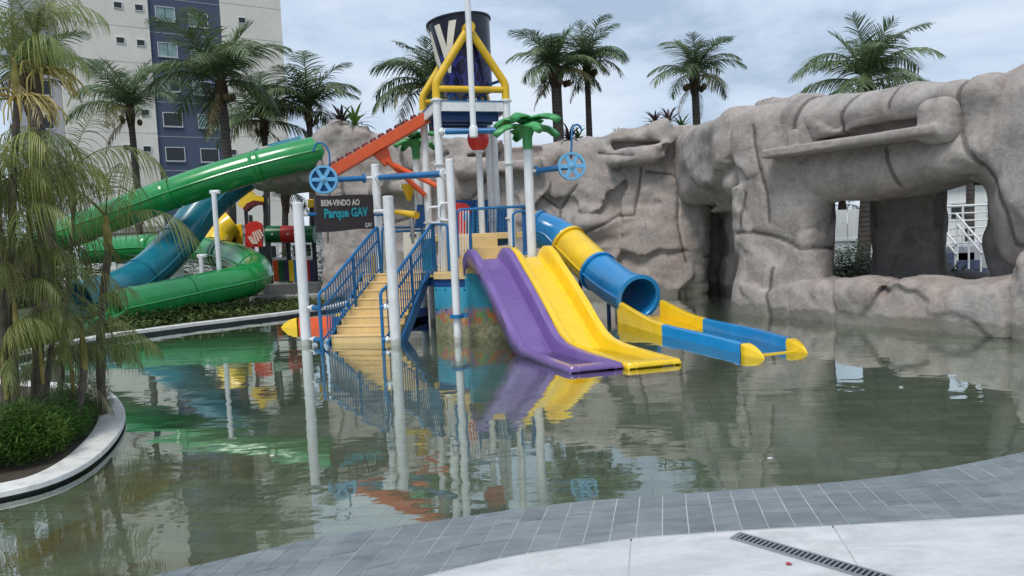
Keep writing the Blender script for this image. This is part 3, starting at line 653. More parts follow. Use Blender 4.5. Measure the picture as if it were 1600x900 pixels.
def coconut_palm(cx, cy, D, bx, size, label, seed, n=20, rt=.13, bend=.1, nuts=True, zbase=.06, lean=None, rings=None, dry=1):
    c = at(cx, cy, D); b = at(bx, cy + 150, D); base = V((b.x, D, zbase))
    root = thing('coconut_palm', label, 'palm tree', base, 'coconut palms behind the pool'); rd = random.Random(seed)
    obj('trunk', trunk_mb(base, c - V((0, 0, .15)), rt * 1.35, rt, bend, seed), M['trunk'], root)
    obj('crown_fibre', MB().lathe([(rt, -.8), (rt * 1.35, -.5), (rt * 1.6, -.2), (rt * 1.2, .1), (.02, .3)], c, n=10), M['fibre'], root)
    order = rings or [0, 1, 0, 1, 7, 2, 1, 0, 2, 7, 3, 3, 2, 4, 3, 4, 4, 5, 5, 4, 6, 5, 6, 6, 3]
    ya = rd.uniform(0, 6.28)
    for i in range(n):
        ya += 2.39996 + rd.uniform(-.25, .25); v = order[i % len(order)]; s_ = size * rd.uniform(.88, 1.12) * (.8 if v == 0 else 1)
        inst('frond', CF[v], root, c - base + V((0, 0, rd.uniform(-.1, .1))), (rd.uniform(-.18, .18), rd.uniform(-.12, .12), ya), (s_, s_ * rd.uniform(.9, 1.1), s_))
    for i in range(2): inst('yellowing_frond', CYEL, root, c - base - V((0, 0, .1)), (rd.uniform(-.2, .2), 0, rd.uniform(0, 6.28)), (size * rd.uniform(.75, 1),) * 3)
    for i in range(dry): inst('dry_frond', CDRY, root, c - base - V((0, 0, .3)), (0, 0, rd.uniform(0, 6.28)), (size * .8,) * 3)
    if nuts:
        for i in range(5):
            a = rd.uniform(0, 6.28); p = c + V((math.cos(a) * rt * 2.6, math.sin(a) * rt * 2.6, -.35 - rd.uniform(0, .25)))
            obj('coconut', MB().lathe([(.0, -.15), (.08, -.12), (.12, 0), (.08, .11), (0, .14)], p, n=8), M['coconut'], root)
    return root
coconut_palm(203, 170, 32, 210, 2.7, 'dark coconut palm in front of the pale left part of the tower block', 1, 15)
coconut_palm(345, 132, 27, 352, 2.9, 'large coconut palm rising before the slate blue strip of the tower block', 2, 19, .15)
coconut_palm(412, 190, 34, 408, 2.8, 'short bushy coconut palm at the right edge of the tower block', 3, 20)
coconut_palm(482, 172, 34, 480, 2.8, 'coconut palm with ragged crown against the sky beside the tower block', 4, 17)
coconut_palm(672, 138, 29, 676, 2.7, 'coconut palm half hidden behind the navy tipping bucket', 5, 22, .15)
coconut_palm(868, 108, 30, 876, 2.2, 'thick trunked coconut palm, left of the close pair above the rock wall', 6, 19, .2, .0)
coconut_palm(917, 98, 31, 922, 2.1, 'slim tall coconut palm, right of the close pair above the rock wall', 7, 19, .12, .0)
coconut_palm(1085, 118, 30, 1090, 2.2, 'lone coconut palm standing between the rock wall and the cave', 8, 18, .14, .05, dry=2)
coconut_palm(1352, 128, 22, 1345, 2.4, 'broad coconut palm spreading above the rock cave roof', 9, 22, .15, nuts=False)
coconut_palm(48, 118, 15, 52, 1.35, 'dark coconut palm behind the planter at the far left', 10, 17, .14, nuts=False)
def far_palm(x, y, D, bx, size, label, seed): return coconut_palm(x, y, D, bx, size, label, seed, 13, .11, .0, False)
far_palm(1316, 318, 30, 1316, 1.5, 'small palm seen through the left window of the cave', 21)
far_palm(1518, 205, 24, 1514, 1.7, 'forked looking dark palm trunk seen through the right cave window', 22)
far_palm(445, 300, 28, 446, 1.8, 'low palm behind the playground tunnel', 23)

# broad leaf clumps
ORD = ['first', 'second', 'third', 'fourth', 'fifth', 'sixth', 'seventh', 'eighth', 'ninth', 'tenth', 'eleventh', 'twelfth', 'thirteenth', 'fourteenth']
def leafy(name, n, rad, ht, ll, lw, seed, mat, up=.5, arch=.7):
    rd = random.Random(seed); mb = MB()
    for i in range(n):
        a = rd.uniform(0, 6.28); r_ = rad * math.sqrt(rd.random()); p = V((math.cos(a) * r_, math.sin(a) * r_, ht * rd.random() * (1 - (r_ / rad) ** 2 * .6)))
        b = rd.uniform(0, 6.28); d = V((math.cos(b), math.sin(b), rd.uniform(up - .4, up + .4))).normalized(); sv = d.cross(V((0, 0, 1))).normalized()
        l_ = ll * rd.uniform(.6, 1.2); w_ = lw * rd.uniform(.7, 1.2); q = p + d * l_ * .5; e_ = q + (d - V((0, 0, arch))).normalized() * l_ * .5
        mb.add([p, q - sv * w_, q + sv * w_, e_], [(0, 1, 3, 2)] if False else [(0, 1, 2), (1, 3, 2)])
    me = mb.mesh(name, fix=False, sharp=180); me.materials.append(mat); return me
def rosette(name, n, ll, lw, seed, mat, e_lo=10, e_hi=80):
    rd = random.Random(seed); mb = MB()
    for i in range(n):
        a = i * 2.4 + rd.uniform(-.2, .2); el = R(e_hi - (e_hi - e_lo) * i / n); l_ = ll * rd.uniform(.8, 1.15); P = [V((0, 0, 0))]
        for k in range(4): ang = el - k * .28; P.append(P[-1] + V((math.cos(a) * math.cos(ang), math.sin(a) * math.cos(ang), math.sin(ang))) * l_ / 4)
        sv = V((-math.sin(a), math.cos(a), 0)); vs = []
        for k, p in enumerate(P): w_ = lw * [.5, .9, 1, .7, .05][k]; vs += [p - sv * w_, p + sv * w_]
        mb.add(vs, [(2 * k, 2 * k + 1, 2 * k + 3, 2 * k + 2) for k in range(4)])
    me = mb.mesh(name, fix=False, sharp=180); me.materials.append(mat); return me
def plant(name, me, loc, label, cat='plant', group=None, sc=1, rz=0): return tag(inst(name, me, None, loc, (0, 0, rz), (sc, sc, sc)), label, cat, group)
BR = [rosette('bromeliad', 26, .62, .035, 60 + i, M['bromeliad']) for i in range(2)]; GR = rosette('spiky_plant', 22, .5, .03, 64, M['bush'])
RV = np.concatenate([np.array([tuple(v.co) for v in o.data.vertices]) + np.array(wl(o)) for o in bpy.data.objects if o.type == 'MESH' and o.name.split('.')[0] in ('rock_wall', 'doorway_roof', 'rock_overhang')])
def rock_top(x, y, D):
    p = at(x, y, D); q = RV[(np.abs(RV[:, 0] - p.x) < .2) & (np.abs(RV[:, 1] - D) < .2)]
    return V((p.x, D, float(q[:, 2].max()) - .06)) if len(q) else p
for (x, y, D, k, sc, lb) in [(535, 205, 20.8, 0, 1.25, 'dark red bromeliad on top of the left rock pillar'), (890, 222, 19.9, 1, 1.0, 'dark bromeliad on the wall top right of the plastic palm'), (1024, 216, 19.6, 0, .8, 'dark bromeliad above the right wall ledge, left one'), (1046, 215, 19.5, 1, .9, 'dark bromeliad above the right wall ledge, right one')]:
    p = rock_top(x, y, D); plant('bromeliad', BR[k], p, lb, group='bromeliads planted on the rock top', sc=sc, rz=x)
for (x, y, D, sc, lb) in [(556, 212, 20.4, 1.4, 'yellow green spiky plant right of the bromeliad on the left pillar'), (903, 224, 20, .9, 'green spiky plant beside the dark bromeliad behind the plastic palm'), (964, 222, 20, .5, 'small spiky plant on the bare middle of the wall top'), (1066, 215, 19.4, .9, 'yellow green plant right of the two bromeliads on the wall')]:
    plant('spiky_plant', GR, rock_top(x, y, D), lb, group='spiky plants on the rock top', sc=sc, rz=x)
BU = leafy('bush', 420, .7, .5, .17, .035, 71, M['bush'])
plant('bush', BU, rock_top(1132, 219, 18.6), 'low bright green bush between the rock wall top and the cave', sc=.8)
SH = [leafy('shrub', 330, .6, .55, .24, .05, 80 + i, M['shrub']) for i in range(3)]
HG = [leafy('hedge_bush', 900, 1.0, 1.6, .22, .05, 90 + i, M['hedge'], .3) for i in range(2)]
k = 0
for (x, y, D, sc) in [(185, 508, 15.6, .6), (222, 505, 16.2, .75), (262, 500, 16.6, .7), (300, 497, 17.2, .75), (338, 492, 17.6, .7), (372, 488, 18.2, .7), (405, 484, 18.8, .65), (240, 488, 18.0, .8), (310, 480, 18.8, .8), (150, 505, 17, .9), (440, 476, 19.6, .6), (466, 470, 20.2, .6)]:
    p = G(x, y, .06); p = V((at(x, y, D).x, D, .04))
    plant('shrub', SH[k % 3], p, ('low yellow green shrub along the white far kerb, %s from the left' if k < 7 else 'low shrub in the back of the kerb bed, number %s from the left') % ORD[k if k < 7 else [1, 2, 0, 3, 4][k - 7]], 'shrub', 'low shrubs along the far kerb', sc, k * 1.3); k += 1
for i, (x, D, sc) in enumerate([(20, 27, 1.5), (75, 27, 1.3), (130, 28, 1.2), (190, 29, 1.2), (250, 30, 1.1), (310, 30, 1.1), (-30, 24, 1.7), (370, 31, 1.0), (480, 27, 1.3)]):
    p = at(x, 400, D); plant('hedge_bush', HG[i % 2], V((p.x, D, .0)), 'tall dark hedge bush far behind the slides, %s from the left' % ORD[[1, 2, 3, 4, 5, 6, 0, 7, 8][i]], 'bush', 'hedge bushes behind the slides', sc, i * 1.1)
gc = MB(); rd = random.Random(8)
for i in range(5200):
    x = rd.uniform(-11, -4.6); y0 = np.interp(x, [-11, -7.75, -6.76, -5.45, -4.5], [11, 14.3, 15.7, 17.2, 18.5]); y = y0 + .35 + rd.random() ** 1.4 * 5
    p = V((x, y, .05 + rd.random() * .18)); a = rd.uniform(0, 6.28); d = V((math.cos(a), math.sin(a), rd.uniform(-.1, .7))) * rd.uniform(.07, .16); sv = d.cross(V((0, 0, 1))).normalized() * .035
    gc.add([p, p + d * .5 - sv, p + d, p + d * .5 + sv], [(0, 1, 2, 3)])
tag(obj('ground_cover', gc, M['shrub'], fix=False, sharp=180), 'leafy ground cover under the slides behind the kerb', 'ground cover', kind='stuff')
# fern bed inside the cave window and far plants
FE = [rosette('fern', 40, .55, .02, 100 + i, M['fern'], -5, 75) for i in range(2)]
for i, (x, y, D) in enumerate([(1462, 432, 14.6), (1482, 428, 14.8), (1500, 432, 15), (1474, 440, 14.3), (1512, 438, 15.2)]):
    plant('fern', FE[i % 2], at(x, y, D) - V((0, 0, .12)), 'bright fern in the right cave window, %s from the left' % ORD[[0, 2, 3, 1, 4][i]], 'fern', 'ferns in the cave window', .95, i)
obj_ = obj('planter_mound', MB().lathe([(.95, -.6), (.9, .25), (.7, .5), (.3, .58), (0, .6)], V((at(1486, 440, 15).x, 15.0, 0)), n=16), M['rock_grey']); tag(obj_, 'rounded rock mound under the ferns behind the cave parapet', 'rock')
for i, (x, D, sc) in enumerate([(1306, 19, .9), (1330, 20, 1.0), (1345, 19.5, 1.0)]):
    plant('hedge_bush', HG[i % 2], V((at(x, 430, D).x, D, 0)), 'dark garden bush in the left cave window, %s from the left' % ORD[i], 'bush', 'bushes behind the cave', sc * .75, i)

# ------------------------------------------------------------------ planter island with areca palms
p0_ = G(0, 768, .065); p1_ = G(60, 757, .065); OUT = [tuple((p0_ + (p0_ - p1_) * k_ + V((0, -.02 * k_, 0)))[:2]) for k_ in (14, 6, 2.5)] + [tuple(p0_[:2])] + [tuple(G(x, y, .065)[:2]) for x, y in [(60, 757), (120, 735), (165, 705), (193, 667), (200, 645), (190, 624), (168, 606), (150, 600)]] + [(-5.6, 9.1), (-6.8, 9.9), (-9.2, 10.3)]
OUT = [tuple(p[:2]) for p in smooth_path([V((*p, 0)) for p in OUT], 5)]; CAP = .24
for _ in range(25): OUT = [OUT[0]] + [((OUT[i - 1][0] + OUT[i + 1][0]) / 4 + OUT[i][0] / 2, (OUT[i - 1][1] + OUT[i + 1][1]) / 4 + OUT[i][1] / 2) for i in range(1, len(OUT) - 1)] + [OUT[-1]]
def inset(P, d):
    Q = []
    for i, p in enumerate(P):
        a = V((*P[max(i - 1, 0)], 0)); b = V((*P[min(i + 1, len(P) - 1)], 0)); t = (b - a).normalized(); Q.append((p[0] - t.y * d, p[1] + t.x * d))
    return Q
INN = inset(OUT, CAP)
tag(sheet('planter_soil', [p for p in inset(OUT, .2)] , .05, M['soil'], -.6))
island = thing('planter_kerb', 'curved white stone kerb round the palm island at the left', 'kerb', V((-3.9, 6.4, 0)))
mb = MB(); IN2 = inset(OUT, .05)
rows = [[V((*OUT[i], .022)), V((*OUT[i], .065)), V((*INN[i], .065)), V((*INN[i], .02))] for i in range(len(OUT))]
mb.grid(rows); obj('coping', mb, M['kerb'], island, sharp=50, bevel=.008)
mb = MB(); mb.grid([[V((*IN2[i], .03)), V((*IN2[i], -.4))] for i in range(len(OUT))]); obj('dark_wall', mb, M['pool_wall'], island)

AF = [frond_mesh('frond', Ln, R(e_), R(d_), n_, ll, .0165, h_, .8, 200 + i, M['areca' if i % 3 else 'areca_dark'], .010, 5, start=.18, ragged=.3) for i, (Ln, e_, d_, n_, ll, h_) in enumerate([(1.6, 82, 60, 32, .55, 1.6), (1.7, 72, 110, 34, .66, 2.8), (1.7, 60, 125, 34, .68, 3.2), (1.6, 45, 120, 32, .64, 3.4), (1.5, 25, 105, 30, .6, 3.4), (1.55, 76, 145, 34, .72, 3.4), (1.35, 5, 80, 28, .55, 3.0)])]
ADRY = frond_mesh('frond', 1.2, R(-30), R(50), 26, .4, .014, 2.4, .6, 230, M['areca_dry'], .009, 4, ragged=.4)
def infl(seed):
    rd = random.Random(seed); mb = MB()
    for i in range(16):
        a = rd.uniform(-1.4, 1.4); P = [V((0, 0, 0))]; el = rd.uniform(.0, .6)
        for k in range(5): P.append(P[-1] + V((math.cos(a) * math.cos(el), math.sin(a) * math.cos(el), math.sin(el))) * rd.uniform(.05, .09)); el -= rd.uniform(.25, .6); a += rd.uniform(-.3, .3)
        mb.tube(P, [.009, .008, .007, .006, .005, .004], 4)
    me = mb.mesh('flower_stalk', fix=False); me.materials.append(M['yellow_stalk']); return me
INF = infl(4)
def areca(stems, label, seed, dry=1, fl=0, order=(0, 1, 5, 2, 1, 3, 5, 2, 4, 3, 6), nf=9, sc=1.0):
    rd = random.Random(seed); b0 = stems[0][0]; root = thing('areca_palm', label, 'palm tree', V((b0.x, b0.y, .1)), 'areca palms on the planter island'); rl = root.location
    for (b, c, r_, ya) in stems:
        obj('stem', trunk_mb(V((b.x, b.y, .05)), c - V((0, 0, .3)), r_, r_ * .75, rd.uniform(-.06, .06), seed), M['stem'], root)
        obj('crownshaft', MB().tube([c - V((0, 0, .34)), c - V((0, 0, .15)), c + V((0, 0, .05))], [r_ * .78, r_ * .9, r_ * .45], 10), M['crownshaft'], root)
        for i in range(nf):
            ya += 2.39996 + rd.uniform(-.3, .3); s_ = sc * rd.uniform(.82, 1.1)
            inst('frond', AF[order[i % len(order)]], root, c - rl + V((0, 0, rd.uniform(-.06, .06))), (rd.uniform(-.15, .15), rd.uniform(-.12, .12), ya), (s_,) * 3)
        for i in range(dry): inst('dry_frond', ADRY, root, c - rl - V((0, 0, .15)), (0, 0, rd.uniform(0, 6.28)), (sc,) * 3)
        for i in range(fl): inst('flower_stalk', INF, root, c - rl - V((0, 0, .3)), (0, 0, -1.2 + i * 1.1), (1.25,) * 3)
    return root
def S_(bx, by, cx, cy, D, r_, ya): b = at(bx, by, D); return (V((b.x, D, .1)), at(cx, cy, D), r_, ya)
areca([S_(30, 690, 22, 100, 6.3, .036, .4), S_(62, 690, 56, 60, 6.6, .034, 2.0)], 'tallest areca palm at the left edge with yellow flower stalks', 31, 1, 2, nf=12, sc=.42, order=(0, 1, 2, 1, 0, 3, 2, 5, 1, 4))
areca([S_(160, 640, 166, 345, 7.3, .045, 1.1)], 'single stemmed areca palm with yellow crownshaft at the tip of the island', 32, 0, 0, nf=6, order=(2, 5, 3, 2, 4, 3), sc=.85)
areca([S_(8, 690, -8, 285, 6.2, .032, .2), S_(48, 680, 44, 330, 6.6, .03, 1.7)], 'dense areca palm with hanging fronds filling the left edge', 33, 2, 0, nf=13, order=(5, 2, 5, 3, 5, 3, 4), sc=.64)
areca([S_(92, 660, 112, 268, 7.5, .03, .9)], 'leaning areca palm with pale hanging leaflets between the two taller ones', 34, 1, 0, nf=5, order=(5, 0, 2, 5, 3), sc=.6)
areca([S_(118, 680, 128, 520, 6.7, .035, .1)], 'young low areca palm spilling over the white kerb', 35, 0, 0, nf=7, order=(2, 3, 1, 4, 3, 2), sc=.45)
areca([S_(70, 690, 84, 432, 6.6, .025, .6), S_(30, 690, 22, 470, 6.2, .025, 2.2)], 'low twin areca palm hanging over the ferns', 36, 1, 0, nf=8, order=(5, 2, 3, 5, 4, 3, 2), sc=.52)
areca([S_(140, 620, 152, 562, 7.4, .025, .3)], 'stemless areca tuft hanging over the water at the island tip', 38, 0, 0, nf=10, order=(3, 2, 4, 3, 2, 4), sc=.5)
areca([S_(20, 690, 8, 392, 6.4, .03, .6)], 'thin areca stem hidden in a curtain of hanging leaflets at the left edge', 39, 1, 0, nf=10, order=(5, 3, 5, 2, 4, 5), sc=.6)
areca([S_(58, 680, 62, 540, 6.4, .02, .9), S_(8, 690, 4, 560, 6.0, .02, 2.1), S_(104, 670, 110, 560, 6.9, .02, .2)], 'lowest areca shoots drooping among the ferns', 40, 1, 0, nf=8, order=(2, 5, 3, 4, 3), sc=.45)
FN = [leafy('fern', 2300, .32, .40, .085, .0045, 120 + i, M['fern'], .5, .4) for i in range(3)]
rd = random.Random(2)
for i, (x, y) in enumerate([(6, 722), (36, 716), (66, 704), (92, 690), (20, 712), (55, 700), (88, 685), (110, 668), (5, 690), (128, 645), (110, 660), (70, 670), (30, 675), (140, 632)]):
    p = G(x, y, .1); p += V((-.12, .12, 0)); plant('fern', FN[i % 3], V((p.x, p.y, .08)), 'feathery fern on the planter island, %s' % (['first', 'second', 'third', 'fourth'][i] + ' from left in the front row by the kerb' if i < 4 else ['leftmost', 'second from left', 'third from left', 'rightmost'][i - 4] + ' of the middle row' if i < 8 else ['leftmost of the back row', 'beside the stem at the island tip', 'behind the low areca palm', 'behind the twin stems', 'second from left in the back row', 'farthest one at the island tip'][i - 8]), 'fern', 'ferns on the planter island', rd.uniform(.7, 1.15), i)

# kerb of the far garden bed
fk = thing('garden_kerb', 'thin white kerb with dark waterline along the far left pool edge', 'kerb', V((*EDGE[3], 0)))
E2 = EDGE[1:]; ins = inset(E2, .26)
obj('coping', MB().grid([[V((*inset(E2, -.03)[i], .06)), V((*inset(E2, -.03)[i], .12)), V((*ins[i], .12)), V((*ins[i], .03))] for i in range(len(E2))]), M['kerb'], fk, sharp=50)
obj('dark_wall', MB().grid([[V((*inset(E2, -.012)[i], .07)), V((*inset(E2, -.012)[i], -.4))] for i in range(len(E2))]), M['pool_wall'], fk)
for (x0, x1, y, D, hh, lb) in [(395, 560, 468, 20.4, .32, 'low grey concrete step nearest the pool beside the left rock pillar'), (415, 500, 452, 22.2, .55, 'upper grey concrete step below the coloured playground panels')]:
    a, b = at(x0, y, D), at(x1, y, D); tag(obj('concrete_step', MB().box(((a.x + b.x) / 2, D, hh / 2), (b.x - a.x, .5, hh)), M['concrete'], bevel=.02), lb, 'step', 'concrete steps by the playground')

# ================================================================== TOWER BLOCK
B0 = at(112, 300, 60); BU_ = V((.85, .53, 0)).normalized(); BN = V((BU_.y, -BU_.x, 0)); B0 = V((B0.x, 60, 0))
blk = thing('apartment_tower', 'tall cream tower block with a slate blue window strip at the upper left', 'building', B0)
def bu(x, y): return (onplane(x, y, B0, BN) - B0).dot(BU_)
uA, uB, uC = bu(240, 130), bu(352, 130), bu(446, 130); BH = 34
def slabw(u0_, u1_, d0, d1, z0, z1): 
    P = [B0 + BU_ * u0_ - BN * d0, B0 + BU_ * u1_ - BN * d0, B0 + BU_ * u1_ - BN * d1, B0 + BU_ * u0_ - BN * d1]
    return MB().prism([V((p.x, p.y, z0)) for p in P], (0, 0, z1 - z0))
w1 = obj('wall', slabw(0, uA, 0, 12, 0, BH), M['cream'], blk); w2 = obj('wall', slabw(uA, uB, .18, 12, 0, BH), M['slate_blue'], blk); w2['label'] = 'slate blue window strip'
w3 = obj('wall', slabw(uB, uC, 0, 12, 0, BH), M['cream'], blk)
obj('side_wing', slabw(-3.2, -.02, 3.5, 14, 0, BH), M['grey_render'], blk)
gm = MB()
def bwin(x, y, wd, ht, parent, split=True, dep=0.0, lit=.5):
    p = onplane(x, y, B0 - BN * dep, BN); A3 = (BU_, BN, V((0, 0, 1)))
    f = MB()
    for sx in (-1, 1): f.box(p + BU_ * (sx * wd / 2) + BN * .02, (.05, .1, ht + .05), ax=A3)
    for sz in (-1, 1): f.box(p + V((0, 0, sz * ht / 2)) + BN * .02, (wd - .05, .1, .05), ax=A3)
    wo = obj('window', f, M['aluminium'], parent)
    if split:
        obj('pane', MB().box(p - BU_ * (wd * .25) + BN * .012, (wd / 2 - .05, .02, ht - .08), ax=A3), M['curtain' if lit > .3 else 'dark_glass'], wo)
        obj('pane', MB().box(p + BU_ * (wd * .25) + BN * .018, (wd / 2 - .05, .02, ht - .08), ax=A3), M['dark_glass' if lit < .7 else 'curtain'], wo)
        obj('sill', MB().box(p - V((0, 0, ht / 2 + .08)) + BN * .06, (wd + .1, .14, .05), ax=A3), M['grey_render'], wo)
    else: obj('pane', MB().box(p + BN * .012, (wd - .08, .02, ht - .08), ax=A3), M['dark_glass'], wo)
rd = random.Random(6)
for (x, y) in [(258, 22), (262, 78), (266, 132), (270, 187), (274, 241), (277, 295), (310, 32), (313, 86), (316, 138), (324, 190), (328, 243), (330, 296)]: bwin(x, y, 1.5, 1.15, w2, True, .18, rd.random())
for (x, y) in [(184, 8), (217, 12), (188, 63), (220, 67), (192, 118), (224, 121), (196, 174), (227, 176), (199, 231), (230, 233)]: bwin(x, y, .62, .5, w1, False)
for (x, y) in [(378, 32), (371, 88), (366, 142), (364, 190), (364, 238), (415, 40), (412, 95)][:1] + [(364, 238), (366, 186)]: bwin(x, y, .62, .5, w3, False)
for i, (x, y) in enumerate([(88, 15), (90, 70), (92, 125), (94, 180)]):
    p = B0 - BU_ * 1.5 - BN * 3.47; z = onplane(x, y, B0, BN).z
    wo = obj('window', MB().box(V((p.x, p.y, z)), (1.6, .06, 1.3), ax=(BU_, BN, V((0, 0, 1)))), M['aluminium'], blk); obj('pane', MB().box(V((p.x, p.y, z)) + BN * .05, (1.4, .02, 1.1), ax=(BU_, BN, V((0, 0, 1)))), M['dark_glass'], wo)
for z in [3 + 2.9 * i for i in range(10)]:
    gm = MB().box(B0 + BU_ * (uA / 2) + BN * .006 + V((0, 0, z)), (uA, .012, .03), ax=(BU_, BN, V((0, 0, 1)))); obj('render_joint', gm, M['grey_render'], w1); gm = MB().box(B0 + BU_ * ((uB + uC) / 2) + BN * .006 + V((0, 0, z)), (uC - uB, .012, .03), ax=(BU_, BN, V((0, 0, 1))))
    obj('render_joint', gm, M['grey_render'], w3); gm = MB().box(B0 + BU_ * ((uA + uB) / 2) - BN * .174 + V((0, 0, z - .2)), (uB - uA - .02, .012, .05), ax=(BU_, BN, V((0, 0, 1)))); obj('render_joint', gm, M['grey_render'], w2)


# ================================================================== FAR GARDEN: white fence, low pavilion, steps behind the cave
def picket(x0, x1, D, ht, label, n, zb=.06):
    a, b = at(x0, 400, D), at(x1, 400, D); a = V((a.x, D, zb)); b = V((b.x, D, zb)); t = thing('picket_fence', label, 'fence', a)
    for z in (.25, ht - .12): obj('rail', MB().bar(a + V((0, 0, z)), b + V((0, 0, z)), .05, .08), M['white'], t)
    pm = MB().box((0, 0, ht / 2), (.045, .03, ht)).mesh('picket'); pm.materials.append(M['white'])
    for i in range(n): inst('picket', pm, t, (b - a) * ((i + .5) / n))
picket(165, 285, 24, 1.25, 'white picket fence behind the lower end of the teal slide', 40)
picket(425, 492, 24.5, 1.25, 'short white picket fence under the playground tunnel', 24)
def pavilion(x0, x1, D, ht, label, mat=None):
    a, b = at(x0, 400, D), at(x1, 400, D); c = (a + b) / 2; t = thing('low_pavilion', label, 'building', V((c.x, D, 0)))
    obj('wall', MB().box((c.x, D + 2, ht / 2), (b.x - a.x, 4, ht)), M['white2'], t); obj('roof', MB().box((c.x, D + 2, ht + .12), (b.x - a.x + .6, 4.6, .24)), M['concrete'], t)
    for i in range(3):
        wx = a.x + (b.x - a.x) * (i + .5) / 3; wo = obj('window', MB().box((wx, D - .02, ht * .6), (.9, .06, .8)), M['aluminium'], t); obj('pane', MB().box((wx, D - .05, ht * .6), (.76, .04, .66)), M['dark_glass'], wo)
pavilion(60, 330, 34, 2.6, 'white low building glimpsed behind the slides')
pavilion(338, 500, 33, 2.3, 'white low building behind the coloured playground')
wf = thing('white_panel_fence', 'tall white panel fence seen through the left cave window', 'fence', V((at(1325, 400, 27).x, 27, 0)))
for i in range(7):
    x = at(1285, 400, 27).x + i * .62; obj('panel', MB().box((x, 27, 1.05), (.58, .04, 2.1)), M['white2'], wf)
obj('rail', MB().bar((at(1285, 400, 27).x - .3, 26.95, 1.0), (at(1285, 400, 27).x + 4.1, 26.95, 1.0), .05, .08), M['white'], wf)
pavilion(1470, 1640, 34, 3.2, 'white house seen through the right cave window')
tr_ = thing('terrace_steps', 'dark terrace steps with white railing seen through the right cave window', 'steps', V((at(1520, 400, 20).x, 20, 0)))
a = at(1512, 398, 20); 
obj('terrace', MB().box((a.x + 1.8, 21.2, .42), (4.2, 2.4, .84)), M['grey_render'], tr_)
for i in range(4): obj('step', MB().box((a.x - .42 - i * .0 + .1 * 0, 20.0 - .3 * i + .15, (.84 - .2 * (i + 1)) / 2 + .02), (1.2, .3, .84 - .2 * (i + 1) + .04)), M['slate_blue'], tr_)
for k in range(6):
    z = .95 + k * .2; obj('rail', MB().cyl((a.x - .9, 20.05, z), (a.x + 1.6, 20.05, z), .022 if k < 5 else .035, n=8), M['white'], tr_)
for k in range(4): obj('rail_post', MB().cyl((a.x - .9 + k * .8, 20.05, .8), (a.x - .9 + k * .8, 20.05, 1.98), .03, n=8), M['white'], tr_)
for sx in (-1.0, .2):
    for k, dz in enumerate((.9, .65)): obj('handrail', MB().cyl((a.x - .42 + sx * .55, 20.0, .84 + dz), (a.x - .42 + sx * .55, 18.9, dz + .05), .028, n=8), M['white'], tr_)
    for k in range(3): obj('rail_post', MB().cyl((a.x - .42 + sx * .55, 19.95 - k * .5, .3 - .1 * k), (a.x - .42 + sx * .55, 19.95 - k * .5, 1.68 - k * .36), .024, n=8), M['white'], tr_)

# ================================================================== TUBE SLIDES AT THE BACK LEFT
def tube_slide(root, path, r_, mats, every, ringr=1.07, n=24, seam=True, open_end=True):
    S = smooth_path(path); N_ = len(S); i = 0; k = 0
    while i < N_ - 1:
        j = min(i + every, N_ - 1)
        if N_ - 1 - j < 3: j = N_ - 1
        obj('tube_segment', MB().tube(S[i:j + 1], r_, n, caps=False), mats[k % len(mats)], root, solid=.03, sharp=60)
        t = (S[min(i + 1, N_ - 1)] - S[i]).normalized()
        obj('joint_flange', MB().lathe([(r_ * .99, -.05), (r_ * ringr, -.05), (r_ * ringr, .05), (r_ * .99, .05)], S[i], t, n, closed=True), mats[k % len(mats)], root, sharp=40)
        if seam:
            for sd_ in (-1, 1):
                P = []
                for q in range(i, j + 1):
                    tt = (S[min(q + 1, N_ - 1)] - S[max(q - 1, 0)]).normalized(); sv = tt.cross(V((0, 0, 1))).normalized(); P.append(S[q] + sv * (sd_ * r_ * 1.02))
                obj('side_seam', MB().tube(P, .03, 6), mats[k % len(mats)], root)
        i = j; k += 1
    t = (S[-1] - S[-2]).normalized()
    obj('end_flange', MB().lathe([(r_ * .97, -.05), (r_ * ringr, -.05), (r_ * ringr, .03), (r_ * .97, .03)], S[-1], t, n, closed=True), mats[(k - 1) % len(mats)], root, sharp=40)
    return S
gs = thing('green_tube_slide', 'shiny green closed tube slide looping at the back left', 'water slide', V((at(300, 450, 19).x, 19, .06)))
GP = [at(500, 236, 20.6), at(440, 250, 20.3), at(360, 272, 20.0), at(270, 302, 19.8), at(180, 336, 19.8), at(95, 368, 20.4), at(40, 392, 22), at(70, 396, 24.2), at(150, 392, 24.8), at(240, 386, 24), at(320, 392, 22.8), at(372, 404, 21.4), at(398, 420, 20.2), at(396, 433, 19.2), at(360, 444, 18.4), at(300, 457, 17.7), at(240, 470, 17.0), at(184, 482, 16.4)]
GS = tube_slide(gs, GP, .405, [M['green']], 12)
ex = GS[-1]; tdir = (GS[-1] - GS[-3]).normalized(); tdir.z = 0; tdir.normalize(); sv = V((-tdir.y, tdir.x, 0))
rows = []
for i in range(9):
    u = i / 8; c = ex + tdir * (1.15 * u) + V((0, 0, -.06 * u)); h_ = .9 - .75 * u
    rows.append([c + sv * (.43 * math.cos(a_)) + V((0, 0, -.43 * math.sin(a_) * (1 if True else 1))) for a_ in [math.pi * (.5 - h_ * .55 + h_ * 1.1 * k / 10) for k in range(11)]])
obj('exit_trough', MB().grid(rows), M['green'], gs, solid=.03)
